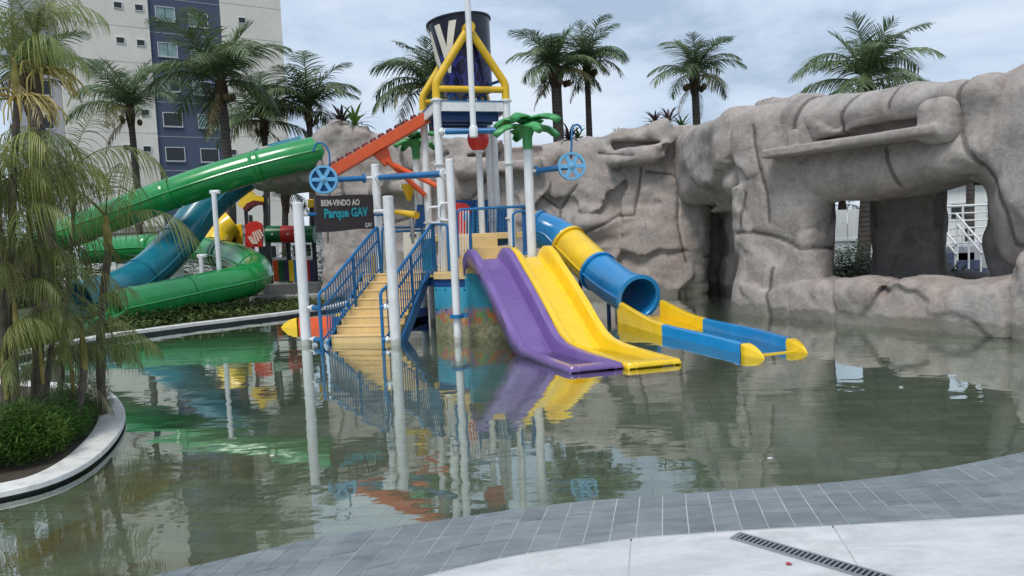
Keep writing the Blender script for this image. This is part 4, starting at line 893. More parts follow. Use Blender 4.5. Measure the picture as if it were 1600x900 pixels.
for (x, y, D, top) in [(334, 300, 18.4, None), (314, 400, 19.5, None), (122, 388, 19, None)]:
    p = at(x, y, D); t = thing('slide_support', {334: 'tall white support pole in front of the teal slide', 314: 'short white support pole under the teal slide', 122: 'white support pole with bracket behind the planter palms'}[x], 'pole', V((p.x, D, .06)), 'white slide support poles')
    obj('pole', MB().cyl((p.x, D, .0), (p.x, D, p.z), .06, n=16), M['white'], t); obj('base_plate', MB().box((p.x, D, .08), (.36, .36, .04)), M['steel'], t); obj('bracket', MB().box((p.x, D + .08, p.z), (.24, .14, .1)), M['white'], t, bevel=.02)
ts = thing('teal_tube_slide', 'wide teal tube slide running down behind the green one', 'water slide', V((at(250, 450, 19.5).x, 19.5, .06)))
TP = [at(474, 238, 22.8), at(440, 247, 22.6), at(405, 261, 22.3), at(366, 284, 22.0), at(320, 324, 21.4), at(287, 366, 20.8), at(258, 400, 20.2), at(222, 432, 19.4), at(180, 456, 18.5), at(128, 471, 17.7)]
tube_slide(ts, TP, .48, [M['teal']], 14)
for (x, y, D, lb) in [(470, 262, 21.9, 'p')]: pass

# ================================================================== COLOURED PLAYGROUND
pg = thing('playground_house', 'red and yellow plastic playground house with arched roof behind the slides', 'playground', V((at(395, 430, 24).x, 24, .06)))
def pane_(x0, y0, x1, y1, D, mat, name, th=.06, root=pg, label=None):
    a, b = at(x0, y1, D), at(x1, y0, D); o = obj(name, MB().box(((a.x + b.x) / 2, D, (a.z + b.z) / 2), (abs(b.x - a.x), th, abs(b.z - a.z))), mat, root, bevel=.015)
    if label: o['label'] = label
    return o
for (x, y0) in [(362, 320), (378, 335), (384, 325), (414, 305)]:
    a = at(x, y0, 24); obj('post', MB().box((a.x, 24.0 if x != 378 else 24.8, a.z / 2), (.15 if x in (362, 414) else .09, .12, a.z)), M['black'], pg)
P = [at(x, y, 23.9) for x, y in [(371, 322), (374, 313), (380, 306), (383, 294), (387, 297), (391, 302), (398, 306), (406, 306), (412, 309), (412, 318), (402, 317), (392, 320), (383, 327), (377, 324)]]
ro = obj('arched_roof', MB().prism(P, (0, .5, 0)), M['yellow'], pg, bevel=.02)
P = [at(x, y, 23.85) for x, y in [(379, 326), (385, 318), (396, 313), (411, 315), (411, 320), (399, 320), (390, 324), (384, 330)]]; obj('roof_trim', MB().prism(P, (0, .3, 0)), M['maroon'], ro)
P = [at(x, y, 23.88) for x, y in [(383, 386), (383, 352), (390, 347), (400, 345), (408, 349), (410, 353), (410, 386)]]; rp = obj('slatted_panel', MB().prism(P, (0, .08, 0)), M['red'], pg, bevel=.01)
for i in range(6):
    a = at(388 + i * 3.4, 366 - i * 1.5 + (4 if i < 2 else 0), 23.86); b = at(396 + i * 3.0, 381 - max(0, i - 2) * 4, 23.86); obj('slot', MB().bar(a, b, .02, .05, up=(0, 0, 1)), M['cream_print'], rp)
pane_(366, 350, 378, 385, 24, M['yellow'], 'side_panel'); 
S = smooth_path([at(364, 348, 23.6), at(352, 356, 23.5), at(344, 368, 23.4), at(338, 382, 23.2)]); obj('slide_chute', MB().tube(S, .38, 14, caps=False), M['yellow'], pg, solid=.03)
pn = thing('playground_tunnel', 'green and red plastic crawl tunnel on black posts beside the rock pillar', 'playground', V((at(455, 430, 24).x, 24, .06)))
xs_ = [418, 441, 466, 492]
for i in range(3):
    a, b = at(xs_[i], 366, 23.8), at(xs_[i + 1], 366, 23.8); obj('tunnel_ring', MB().cyl(a, b, .27 if i != 1 else .275, n=20), M[('green_dark', 'red', 'green_dark')[i]], pn); c = (a + b) / 2
    obj('porthole', MB().lathe([(.0, -.02), (.035, -.02), (.035, .02), (0, .02)], c + V((0, -.275, .0)), (0, -1, 0), 10), M['white'], pn)
for (x, y0) in [(450, 378), (487, 325)]: a = at(x, y0, 24); obj('post', MB().cyl((a.x, 24, 0), (a.x, 24, a.z), .07, n=10), M['black'], pn)
obj('post_cap', MB().box(at(487, 318, 24), (.22, .2, .28)), M['yellow'], pn, bevel=.03)
cf = thing('coloured_fence', 'fence of upright plastic boards in green, purple, yellow, blue and red', 'fence', V((at(460, 440, 23.6).x, 23.6, .06)))
for i, k in enumerate(['orange', 'green_dark', 'purple_dark', 'yellow', 'tube_blue', 'white', 'red', 'purple_dark']): pane_(428 + i * 8, 406, 435.6 + i * 8, 440, 23.6, M[k], 'board', .05, cf)

# ================================================================== WATER PLAY TOWER
def hoop(pts, k=5):
    P = [V(p) for p in pts]; Q = [P[0]]
    for i in range(1, len(P) - 1):
        a = P[i] + (P[i - 1] - P[i]).normalized() * min(.09, (P[i - 1] - P[i]).length * .45); b = P[i] + (P[i + 1] - P[i]).normalized() * min(.09, (P[i + 1] - P[i]).length * .45)
        for j in range(k): t = j / (k - 1); Q.append((1 - t) ** 2 * a + 2 * t * (1 - t) * P[i] + t * t * b)
    return Q + [P[-1]]
E_, F_, G_, H_ = V((-1.20, 13.4, 0)), V((.04, 13.78, 0)), V((-1.58, 14.64, 0)), V((-.34, 15.02, 0)); TZ = 4.17
ex_ = (F_ - E_).normalized(); ey_ = V((-ex_.y, ex_.x, 0)); AX = (ex_, ey_, V((0, 0, 1)))
tw = thing('water_play_tower', 'blue, white and yellow water play tower standing in the pool', 'play tower', V((-.9, 14, -.36)))
Z = lambda z: V((0, 0, z))
for q in (E_, F_, G_, H_):
    po = obj('tower_post', MB().cyl(q + Z(-.36), q + Z(TZ), .072, n=18), M['white'], tw)
    for z in (2.0, 3.0, 4.14): obj('collar', MB().lathe([(.07, -.015), (.105, -.015), (.105, .015), (.07, .015)], q + Z(z), n=18, closed=True), M['white'], po)
C4 = (E_ + F_ + G_ + H_) / 4
obj('roof_deck', MB().box(C4 + Z(4.03), (1.2, 1.2, .16), ax=AX), M['blue_panel'], tw, bevel=.01)
for (a, b) in ((E_, F_), (F_, H_), (H_, G_), (G_, E_)):
    m = (a + b) / 2; d = (b - a).normalized(); o_ = V((d.y, -d.x, 0)); obj('fascia', MB().bar(a + d * .07 + o_ * .02 + Z(4.03), b - d * .07 + o_ * .02 + Z(4.03), .04, .17), M['white'], tw)
    obj('roof_edge', MB().bar(a + d * .07 + o_ * .02 + Z(4.125), b - d * .07 + o_ * .02 + Z(4.125), .06, .02), M['blue'], tw)
obj('roof_beam', MB().box(C4 + Z(3.88), (1.1, .12, .14), ax=AX), M['blue_deep'], tw)
for k in (-1, 1): obj('roof_beam', MB().box(C4 + ey_ * (.4 * k) + Z(3.88), (1.1, .1, .14), ax=AX), M['blue_deep'], tw)
apf = (E_ + F_) / 2 + Z(5.42); apb = (G_ + H_) / 2 + Z(5.42)
for (l_, r_, ap) in ((E_, F_, apf), (G_, H_, apb)):
    fr_ = obj('bucket_frame', MB().tube(hoop([l_ + Z(4.15), l_ + Z(4.45), ap]), .072, 14), M['yellow_paint'], tw)
    obj('frame_leg', MB().tube(hoop([r_ + Z(4.15), r_ + Z(4.45), ap]), .072, 14), M['yellow_paint'], fr_)
    obj('cross_bar', MB().cyl(l_ + Z(4.34), r_ + Z(4.34), .058), M['yellow_paint'], fr_); obj('pivot', MB().cyl(ap - ey_ * .12, ap + ey_ * .12, .1, n=16), M['yellow_paint'], fr_); obj('bearing', MB().box(ap - Z(.2), (.1, .1, .22), ax=AX), M['white'], fr_)
# decks: landing, slide deck, steps up to the rear deck
EA = V((.96, .27, 0)).normalized(); EB = V((-EA.y, EA.x, 0)); S0 = V((-.74, 12.05, 0)); LZ = 1.08
land = [(-2.6, 13.79), (-1.40, 13.44), (-1.34, 12.72), (-.76, 12.34), (.6, 12.75), (.9, 15.0), (.7, 16.4), (-1.7, 16.2), (-2.6, 14.9)]
obj('landing', MB().prism([V((x, y, LZ)) for x, y in land], (0, 0, -.1)), M['tan'], tw)
obj('landing_beam', MB().prism([V((x * .985 - .01, y * .999 + .05, LZ - .1)) for x, y in land], (0, 0, -.16)), M['blue_deep'], tw)
def dk(name, o0, o1, z, th, mat, w0=.0, w1=1.36): c = S0 + EA * ((w0 + w1) / 2) + EB * ((o0 + o1) / 2); return obj(name, MB().box(c + Z(z - th / 2), (w1 - w0, o1 - o0, th), ax=(EA, EB, V((0, 0, 1)))), mat, tw, bevel=.012)
dk('slide_deck', .06, .72, 1.28, .2, M['tan'], .02, 1.34)
dk('deck_step', .72, 1.1, 1.49, .4, M['tan'], .1, 1.1); dk('deck_step', 1.1, 1.45, 1.70, .6, M['tan'], .1, .85); dk('upper_deck', 1.45, 4.1, 1.74, .12, M['tan'], -.1, 1.5)
mu = [V((-1.34, 12.78, 0)), V((-.76, 12.40, 0)), V((-.2, 12.55, 0)), V((.55, 12.8, 0))]
mu = [V((-1.34, 12.78, 0)), V((-.77, 12.36, 0)), V((-.72, 12.22, 0)), V((.0, 12.42, 0)), V((.6, 12.6, 0))]
for i, (a, b) in enumerate(zip(mu, mu[1:])): h_ = (.84 if i == 0 else 1.3); obj('reef_mural', MB().bar(a + Z((h_ - .36) / 2), b + Z((h_ - .36) / 2), .03, h_ + .36), M['mural'], tw)
for i in range(7): p = mu[0].lerp(mu[1], (i % 4) / 3 * .9 + .05) + Z(.8 - (i // 4) * .35); obj('bolt', MB().lathe([(0, -.02), (.014, -.02), (.014, .01), (0, .01)], p + V((-.0, -.02, 0)), (-.55, -.83, 0), 6), M['black'], tw)
def rail(name, pts, r_, mat, root, n=10): return obj(name, MB().tube([V(p) for p in pts], r_, n), mat, root)
def px_rail(name, pts, r_, mat, root=tw): return rail(name, hoop([at(*p) for p in pts]), r_, mat, root)
gr = px_rail('guard_rail', [(716, 402, 12.5), (713, 328, 12.5), (825, 322, 12.75), (829, 393, 12.75)], .024, M['blue'])
for x in (719, 723.5, 728, 732): obj('baluster', MB().cyl(at(x, 398, 12.5), at(x, 329, 12.5), .009, n=6), M['white'], gr)
px_rail('grab_rail', [(736, 390, 12.7), (733, 335, 12.7), (727, 331, 12.7), (727, 345, 12.7)], .03, M['blue'])
px_rail('grab_rail', [(803, 396, 12.65), (801, 331, 12.65), (824, 329, 12.7), (827, 396, 12.7), (803, 397, 12.65)], .022, M['blue'])
def ppanel(name, quad, mat, th=.03, root=tw, label=None):
    P = [at(*q) for q in quad]; n_ = (P[1] - P[0]).cross(P[2] - P[0]).normalized(); o = obj(name, MB().prism(P, n_ * th), mat, root, bevel=.006)
    if label: o['label'] = label
    return o
ppanel('side_panel', [(817, 395, 12.72), (826, 394, 12.74), (824, 331, 12.74), (815, 332, 12.72)], M['blue_panel'])
ppanel('back_panel', [(712, 366, 15.2), (768, 368, 15.4), (768, 312, 15.4), (712, 313, 15.2)], M['blue_panel'])
ppanel('back_panel', [(775, 384, 14.6), (793, 382, 14.7), (793, 321, 14.7), (776, 322, 14.6)], M['blue_panel'])
ppanel('back_panel', [(648, 356, 15.2), (672, 356, 15.2), (674, 319, 15.2), (652, 320, 15.2)], M['blue_panel'])
ppanel('climb_panel', [(744, 366, 14.9), (753, 366, 14.9), (752, 312, 14.9), (744, 312, 14.9)], M['blue'])
for i in range(8): a, b = at(744.5, 362 - i * 6, 14.86), at(752.5, 362 - i * 6, 14.86); obj('rung', MB().cyl(a, b, .012, n=6), M['light_blue'], tw)
P = [at(x, y, 14.75) for x, y in [(716, 372), (714, 330), (708, 326), (706, 319), (716, 316.5), (728, 318), (735, 324), (735, 336), (729, 333), (727, 372)]]; o = obj('arch_panel', MB().prism(P, (0, .2, 0)), M['red'], tw, bevel=.015); o['label'] = 'red arched entrance panel'
for (a, b) in (((668, 348), (688, 323)), ((686, 344), (703, 317))):
    px_rail('grip_loop', [(b[0], b[1], 13.3), (a[0], b[1] + 1, 13.3), (a[0], a[1], 13.3), (b[0], a[1], 13.3)], .022, M['white'])
px_rail('landing_rail', [(676, 428, 13.45), (677, 350, 13.45), (699, 351, 12.9), (702, 424, 12.8)], .024, M['blue'])
for x in np.linspace(741, 797, 12): obj('baluster', MB().cyl(at(x, 372, 14.3), at(x, 326, 14.3), .011, n=6), M['blue'], tw)
px_rail('rear_rail', [(739, 374, 14.3), (739, 325, 14.3), (799, 324, 14.3), (799, 374, 14.3)], .024, M['blue'])
px_rail('rear_rail', [(606, 424, 14.6), (606, 362, 14.6), (668, 360, 15.0), (668, 420, 15.0)], .024, M['blue'])
px_rail('landing_rail', [(597, 432, 13.9), (597, 356, 13.9), (660, 355, 15.4), (660, 402, 15.4)], .024, M['blue'])
for x in (686, 690, 695): obj('baluster', MB().cyl(at(x, 424, 13.2), at(x, 352, 13.2), .012, n=6), M['white'], tw)
ppanel('glazed_panel', [(661, 425, 13.7), (676, 426, 13.6), (676, 372, 13.6), (662, 374, 13.7)], M['teal'])
o = ppanel('rules_board', [(632, 425, 16.2), (660, 424, 16.2), (660, 360, 16.2), (630, 361, 16.2)], M['cream_print']); ppanel('board_slot', [(640, 370, 16.15), (657, 369, 16.15), (657, 365.5, 16.15), (640, 366, 16.15)], M['navy_print'], .01, o)
ppanel('yellow_post', [(583, 448, 15.4), (589, 448, 15.4), (588, 398, 15.4), (582, 398, 15.4)], M['yellow_paint'], .1)
o = obj('water_cannon', MB().tube([at(618, 331, 14.9), at(632, 333, 14.7), at(651, 336.5, 14.4)], [.05, .06, .075], 12), M['yellow_paint'], tw); obj('swivel', MB().lathe([(.03, -.5), (.05, -.1), (.05, 0), (0, .02)], at(643, 336, 14.5) - Z(.06), n=10), M['steel'], tw)

# ------------------------------------------------------------------ entrance stair
FL, FR = V((at(514, 535, 12.35).x, 12.35, 0)), V((at(626, 530, 12.05).x, 12.05, 0)); SX = (FR - FL).normalized(); SY = V((-SX.y, SX.x, 0)); RUN, NS = 1.5, 8; SW = (FR - FL).length
st_ = thing('entrance_stair', 'tan stair with blue railings climbing out of the water to the tower', 'stair', (FL + FR) / 2 + Z(-.36))
for i in range(NS):
    z1 = LZ * (i + 1) / NS; d0, d1 = RUN * i / NS, RUN * (i + 1) / NS; lo = -.36 if i == 0 else LZ * i / NS - .06
    c = FL + SX * (SW / 2) + SY * ((d0 + d1) / 2 + (.01 if i else -.02))
    so = obj('step', MB().box(c + Z((z1 + lo) / 2), (SW - .12, d1 - d0 + .02, z1 - lo - .002), ax=(SX, SY, V((0, 0, 1)))), M['tan'], st_, bevel=.012)
    obj('nosing', MB().box(c - SY * ((d1 - d0) / 2 - .004) + Z(z1 - .012), (SW - .12, .05, .034), ax=(SX, SY, V((0, 0, 1)))), M['tan'], so, bevel=.008)
bal = {}
for sd_ in (0, 1):
    b0 = FL + SX * (SW * sd_); 
    obj('stringer', MB().bar(b0 - SY * .12 + Z(-.16), b0 + SY * (RUN + .05) + Z(LZ - .03), .05, .2), M['blue'], st_, bevel=.008)
    r0_ = V((at(503, 540, 12.1).x, 12.1, 0)) if sd_ == 0 else V((at(599, 540, 11.8).x, 11.8, 0)); r1_ = V((at(594, 400, 13.75).x, 13.75, 0)) if sd_ == 0 else V((at(680, 400, 13.4).x, 13.4, 0))
    def rp(u, h): return r0_.lerp(r1_, .08 + .92 * u) + Z(LZ * u + h)
    hr = rail('railing', hoop([r0_ + Z(-.3), r0_ + Z(.87), rp(.02, .90), rp(.98, .90), rp(1.0, .0)]), .028, M['blue'], st_)
    rail('mid_rail', [r0_ + Z(.62), rp(.03, .64), rp(1.0, .64)], .02, M['blue'], hr)
    rail('bottom_rail', [r0_ + Z(.06), rp(1.0, .1)], .018, M['blue'], hr)
    for k in range(24):
        u = (k + .5) / 24; a = rp(u, .08)
        if 'm' not in bal:
            bal['m'] = MB().cyl((0, 0, 0), (0, 0, .81), .0105, n=6).mesh('baluster'); bal['m'].materials.append(M['blue'])
        inst('baluster', bal['m'], hr, a - wl(hr))
    for u in (.5,): obj('rail_post', MB().cyl(rp(u, .0), rp(u, .88), .022, n=10), M['blue'], hr)

# ------------------------------------------------------------------ free standing white poles with clamps
def pole(x, ytop, foot, D, r_, label, name='white_pole', zb=-.36, clamps=(), group='white spray poles'):
    p = at(x, ytop, D); q = V((p.x, D, 0)); t = thing(name, label, 'pole', V((q.x, q.y, zb)), group)
    obj('pole', MB().cyl(q + Z(zb), q + Z(p.z), r_, n=20), M['white'], t, bevel=.006); obj('cap', MB().lathe([(r_ * 1.02, -.03), (r_ * 1.02, .006), (r_ * .8, .018), (0, .02)], q + Z(p.z), n=20), M['white'], t)
    return t, q, p.z
pA, qA, zA = pole(465, 318, 0, 12.3, .085, 'left white pole at the foot of the stair, beside the welcome sign')
pB, qB, zB = pole(606, 308, 0, 11.78, .085, 'right white pole at the foot of the stair, in front of the railing')
pC, qC, zC = pole(586, 258, 0, 13.95, .078, 'white pole at the top of the stair carrying the blue water pipe')
pD, qD, zD = pole(702, 250, 0, 11.8, .064, 'white pole with a blue clamp before the reef mural')
def link_(root, a, b, mat1=M['white'], mat2=M['blue']):
    d = b - a; obj('connector', MB().tube([a, a + d * .45], .03, 12).lathe([(.03, -.02), (.055, -.02), (.055, .02), (.03, .02)], a + d * .42, d, 12), mat1, root); obj('sleeve', MB().tube([a + d * .45, b], .042, 12), mat2, root)
for z in (.62, .09):
    link_(pA, qA + V((.07, -.02, 0)) + Z(z), V((at(503, 540, 12.1).x, 12.1, z))); link_(pB, qB + V((-.07, .0, z)), V((at(599, 540, 11.8).x, 11.8, z)))
for z in (.42, ):
    obj('clamp', MB().lathe([(.063, -.03), (.12, -.03), (.12, .03), (.063, .03)], qD + Z(z), n=18, closed=True).box(qD + V((.12, .1, z)), (.1, .3, .05)), M['blue'], pD)
# horizontal pipe from pole D past pole C, with the left water wheel
def wheel(center, axis, r_, label, arm, feed, seed):
    a = V(axis).normalized(); t = thing('spray_spinner', label, 'water wheel', center, 'spoked water wheels')
    obj('rim', MB().lathe([(r_ * .84, -.06), (r_, -.06), (r_ * 1.03, 0), (r_, .06), (r_ * .84, .06)], center, a, 36, closed=True), M['light_blue'], t)
    obj('back_disc', MB().lathe([(.02, .03), (r_ * .84, .03), (r_ * .84, .055), (.02, .055)], center, a * -1, 36) if seed == 1 else MB().lathe([(.05, .03), (r_ * .3, .03), (r_ * .3, .05), (.05, .05)], center, a * -1, 24), M['blue'], t)
    u_ = a.orthogonal().normalized(); v_ = a.cross(u_)
    for k in range(6):
        an = k * math.pi / 3 + .26; d = u_ * math.cos(an) + v_ * math.sin(an); obj('spoke', MB().bar(center + d * .04 + a * .035, center + d * r_ * .87 + a * .035, .07, .035, up=a), M['light_blue'], t, bevel=.006)
    obj('hub', MB().lathe([(.0, .075), (.045, .07), (.07, .045), (.07, -.07), (0, -.07)], center, a, 20), M['light_blue'], t); obj('axle_cap', MB().lathe([(0, .09), (.02, .085), (.02, .07)], center, a, 10), M['steel'], t)
    if arm: obj('arm', MB().tube(arm, .05, 14), M['blue'], t); obj('arm_flange', MB().lathe([(.05, -.02), (.085, -.02), (.085, .02), (.05, .02)], arm[0], arm[1] - arm[0], 16, closed=True), M['blue'], t)
    if feed: obj('feed_pipe', MB().tube(smooth_path(feed, 5), .018, 8), M['blue'], t)
    return t
cW = at(506, 281, 13.6); pc = qC + Z(at(588, 278, 13.95).z); pdn = qD + Z(at(700, 271, 11.8).z)
wA = wheel(cW, (.1, -1, .02), .255, 'light blue spoked water wheel left of the welcome sign', [pc + (cW - pc).normalized() * .22, cW + V((.2, .06, 0))], [cW + V((.09, .05, .2)), at(515, 255, 13.6), at(514, 238, 13.6), at(506, 225, 13.6), at(495, 224, 13.6), at(489, 237, 13.6)], 1)
o = obj('pipe_joint', MB().tube([pc + (cW - pc).normalized() * .06, pc + (cW - pc).normalized() * .22], .035, 12), M['white'], pC)
dd = (pdn - pc).normalized(); pipe1 = thing('blue_water_pipe', 'blue horizontal pipe between the stair top pole and the mural pole', 'pipe', (pc + pdn) / 2)
obj('pipe', MB().cyl(pc + dd * .2, pdn - dd * .18, .055, n=16), M['blue'], pipe1)
for q_, s_ in ((pc, 1), (pdn, -1)): obj('white_coupling', MB().cyl(q_ + dd * .07 * s_, q_ + dd * .2 * s_, .036, n=12).lathe([(.04, -.025), (.09, -.025), (.09, .025), (.04, .025)], q_ + dd * .15 * s_, dd, 14), M['white'], pipe1)

# plastic palm topped poles
def leaf_mesh(Ln=.78, Wd=.25):
    mb = MB(); rows = []; K = 12
    for i in range(K + 1):
        u = i / K; x = Ln * (u if u < .5 else u - .06 * (u - .5)); z = .17 * math.sin(u * 2.2) - .12 * u * u
        lob = 1 - .5 * (math.sin(u * math.pi * 3.2) ** 2 if u > .22 else 0); w_ = Wd * (math.sin(math.pi * min(1, .1 + u * .9)) ** .7) * lob
        rows.append([V((x - .09 * abs(k) , k * w_, z - .055 * abs(k) ** 1.6 + .02 * (1 - abs(k)))) for k in (-1, -.6, -.2, 0, .2, .6, 1)])
    mb.grid(rows); me = mb.mesh('leaf', fix=False, sharp=50); me.materials.append(M['leaf_plastic']); return me
LM = leaf_mesh()
def toy_palm(x, y, D, zb, label, sc, seed, flare=True, yl=0):
    p = at(x, y, D); q = V((p.x, D, 0)); t = thing('plastic_palm', label, 'play fountain', V((q.x, q.y, zb)), 'plastic palm fountains')
    obj('pole', MB().cyl(q + Z(zb), q + Z(p.z - .28 * sc), .08, n=18), M['white'], t)
    obj('flared_collar', MB().lathe([(.08, -.34), (.085, -.12), (.14, .02), (.17, .06), (0, .05)], q + Z(p.z - .06), n=18), M['leaf_plastic'], t)
    for k in range(8):
        o = inst('leaf', LM, t, q + Z(p.z - .02 + (.1 if k % 2 else .0)) - t.location, (0, R(4 if k % 2 else 14), k * math.pi / 4 + .35 + seed), (sc,) * 3); m = o.modifiers.new('solid', 'SOLIDIFY'); m.thickness = .025
    return t, q, p.z
K_, qK, zK = toy_palm(823, 198, 12.65, -.36, 'green plastic palm fountain on a white pole right of the tower', .82, .0)
toy_palm(649, 220, 15.6, -.36, 'green plastic palm fountain behind the orange chute', .75, .4)
cW2 = at(893, 260, 12.7); arm0 = qK + Z(at(836, 267, 12.65).z) + V((.13, 0, 0))
wheel(cW2, (.05, -1, .02), .235, 'light blue spoked water wheel hanging right of the plastic palm', [arm0, cW2 + V((-.04, .06, 0))], [cW2 + V((0, .03, .14)), at(893, 225, 12.75), at(894, 203, 12.8), at(899, 195, 12.85), at(906, 197, 12.9), at(909, 205, 12.9)], 2)
obj('arm_socket', MB().cyl(qK + Z(arm0.z) + V((.07, 0, 0)), arm0, .035, n=12), M['white'], K_)
# mast with the blue cross pipe
mz = at(740, 205, 13.1); mq = V((mz.x, 13.1, 0)); ms = thing('white_mast', 'slim white mast rising past the bucket out of the picture', 'mast', mq + Z(mz.z))
obj('mast_tube', MB().cyl(mq + Z(mz.z - .04), mq + Z(6.9), .052, n=16), M['white'], ms); obj('mast_foot', MB().lathe([(.0, -.14), (.075, -.12), (.08, .03), (.055, .08)], mq + Z(mz.z + .02), n=16), M['white'], ms)
a, b = at(686, 206, 13.3), at(783, 204, 13.1); a = V((a.x, a.y, a.z)); d = (b - a).normalized(); ps_ = thing('blue_cross_pipe', 'short blue pipe under the tower roof holding the mast', 'pipe', (a + b) / 2)
obj('pipe', MB().cyl(a + d * .12, b, .052, n=16), M['blue'], ps_); obj('pipe_end', MB().lathe([(0, -.015), (.062, -.015), (.062, .015), (0, .015)], b, d, 16), M['blue_deep'], ps_); obj('white_coupling', MB().cyl(a, a + d * .12, .038, n=12).lathe([(.03, -.02), (.07, -.02), (.07, .02), (.03, .02)], a + d * .06, d, 14), M['white'], ps_)
# red cup on its pole
p = at(748, 237, 14.3); q = V((p.x, 14.3, 0)); rc = thing('red_cup_pole', 'white pole crowned by a red cup under the tower roof', 'play fountain', q + Z(-.36))
obj('pole', MB().cyl(q + Z(-.36), q + Z(p.z), .062, n=16), M['white'], rc); obj('collar', MB().lathe([(.06, -.02), (.1, -.02), (.1, .02), (.06, .02)], q + Z(p.z), n=16, closed=True), M['white'], rc)
obj('red_cup', MB().lathe([(.0, .0), (.08, .005), (.15, .06), (.195, .15), (.21, .24), (.2, .31), (.16, .355), (0, .37)], q + Z(p.z + .0), n=24), M['red'], rc, sharp=60)
for (x, yt, D, lb) in [(771, 200, 15.0, 'white pole left of the pair behind the slide deck'), (797, 262, 13.2, 'short white pole beside the front right tower post')]:
    pole(x, yt, 0, D, .066 if x < 790 else .04, lb, group='white poles inside the tower')

# ------------------------------------------------------------------ tipping bucket with letters
bb, bt = at(733, 148, 14.2), at(716, 34, 14.2); ax_ = (bt - bb).normalized(); BHt = (bt - bb).length
bk = thing('tipping_bucket', 'huge navy tipping bucket with white letters AV on top of the tower', 'bucket', bb)
Rb, Rt = .44, .585
bo = MB().lathe([(0, 0), (Rb, 0), (Rb + .01, .03), (Rt, BHt - .03), (Rt + .03, BHt - .03), (Rt + .03, BHt), (Rt - .02, BHt), (Rb - .03, .05), (0, .05)], (0, 0, 0), n=48)
bo = obj('bucket_body', bo, M['bucket'], None, sharp=40); bo.parent = bk; bo.rotation_mode = 'QUATERNION'; bo.rotation_quaternion = V((0, 0, 1)).rotation_difference(ax_)
def wrap_letter(ch, ang, zc, wd, ht, slant=0.0):
    vs_, fs_ = text_mesh(ch, 1.0, .06); xs_ = [v.x for v in vs_]; ys_ = [v.y for v in vs_]
    b = bmesh.new(); bv = [b.verts.new(((v.x - (min(xs_) + max(xs_)) / 2) / (max(xs_) - min(xs_)) * wd, (v.y - (min(ys_) + max(ys_)) / 2) / (max(ys_) - min(ys_)) * ht, 0)) for v in vs_]
    for f in fs_:
        try: b.faces.new([bv[i] for i in f])
        except ValueError: pass
    bmesh.ops.triangulate(b, faces=b.faces)
    for _ in range(3):
        eds = [e_ for e_ in b.edges if e_.calc_length() > .07]
        if eds: bmesh.ops.subdivide_edges(b, edges=eds, cuts=1); bmesh.ops.triangulate(b, faces=b.faces)
    for v in b.verts:
        z = zc + v.co.y; r_ = Rb + .01 + (Rt - Rb - .01) * z / BHt + .006; t = ang + (v.co.x + slant * v.co.y) / .53
        v.co = V((math.sin(t) * r_, -math.cos(t) * r_, z))
    me = bpy.data.meshes.new('letter'); b.to_mesh(me); b.free(); me.materials.append(M['cream_print'])
    o = bpy.data.objects.new('letter', me); COL.objects.link(o); o.parent = bo; m = o.modifiers.new('solid', 'SOLIDIFY'); m.thickness = .006; return o
wrap_letter('V', R(-30), .80, .44, .88, .10); wrap_letter('A', R(-74), .80, .44, .80, .10); wrap_letter('G', R(-118), .92, .44, .80)
obj('hinge_arm', MB().bar(bb + ax_ * .12 + V((.4, -.25, 0)), bb + ax_ * .22 + V((.72, -.2, .0)), .03, .05), M['blue_deep'], bk)
for k in range(3): obj('stopper', MB().lathe([(.05, -.05), (.09, -.05), (.09, .05), (.05, .05)], C4 + ex_ * (-.25 + k * .28) - ey_ * .25 + Z(4.25), ey_, 16, closed=True), M['blue_deep'], bk)

# ------------------------------------------------------------------ orange water chute
oc = thing('orange_chute', 'long orange water chute with toothed rim sloping down from the tower', 'water chute', at(590, 225, 14.5))
oa, ob = at(672, 181, 14.6), at(506, 277, 14.2); d = (ob - oa).normalized(); sv = V((-d.y, d.x, 0)).normalized(); up = sv.cross(d); up = up if up.z > 0 else -up
W2, HT = .2, .2
UP = [(-W2, HT), (-W2, 0), (W2, 0), (W2, HT), (W2 - .03, HT), (W2 - .03, .03), (-W2 + .03, .03), (-W2 + .03, HT)]
obj('channel', MB().prism([oa - up * .1 + sv * a + up * h for a, h in UP], ob - oa), M['orange'], oc, sharp=25, bevel=.006)
far = 1 if (oa + sv).y > oa.y else -1
for i in range(13):
    c = oa + (ob - oa) * ((i + .5) / 13) + sv * (W2 * far * .9) + up * (HT - .04); obj('tooth', MB().lathe([(.0, .04), (.05, .035), (.075, 0), (.075, -.06)], c, up, 10), M['maroon'], oc)
mid = oa.lerp(ob, .5) - up * .1
obj('hanger', MB().prism([mid + d * k + up * z - sv * .1 for k, z in ((-.16, .0), (.16, 0), (.08, -.3), (-.08, -.3))], sv * .2), M['orange'], oc, bevel=.01)
for s_, yb in ((-1, 291), (1, 303)):
    a = mid - up * .22 + sv * (.12 * s_ * -far * -1); b = at(684, 291, 13.55) if s_ == -far else at(664, 305, 14.55)
    obj('brace', MB().cyl(a, b, .05, n=12), M['orange'], oc)
# yellow dribble cup at the back
p = at(638, 290, 15.4); yc = thing('yellow_cup', 'small yellow funnel cup hanging behind the orange braces', 'play fountain', p)
obj('funnel', MB().lathe([(.02, -.32), (.05, -.28), (.15, 0), (.16, .02), (.13, 0), (.03, -.25)], p, n=16), M['yellow_paint'], yc); obj('hanger_rod', MB().cyl(p + Z(-.02), p + Z(.5), .015, n=8), M['steel'], yc); obj('pivot_bar', MB().cyl(p + V((-.16, 0, 0)), p + V((.16, 0, 0)), .014, n=8), M['steel'], yc)

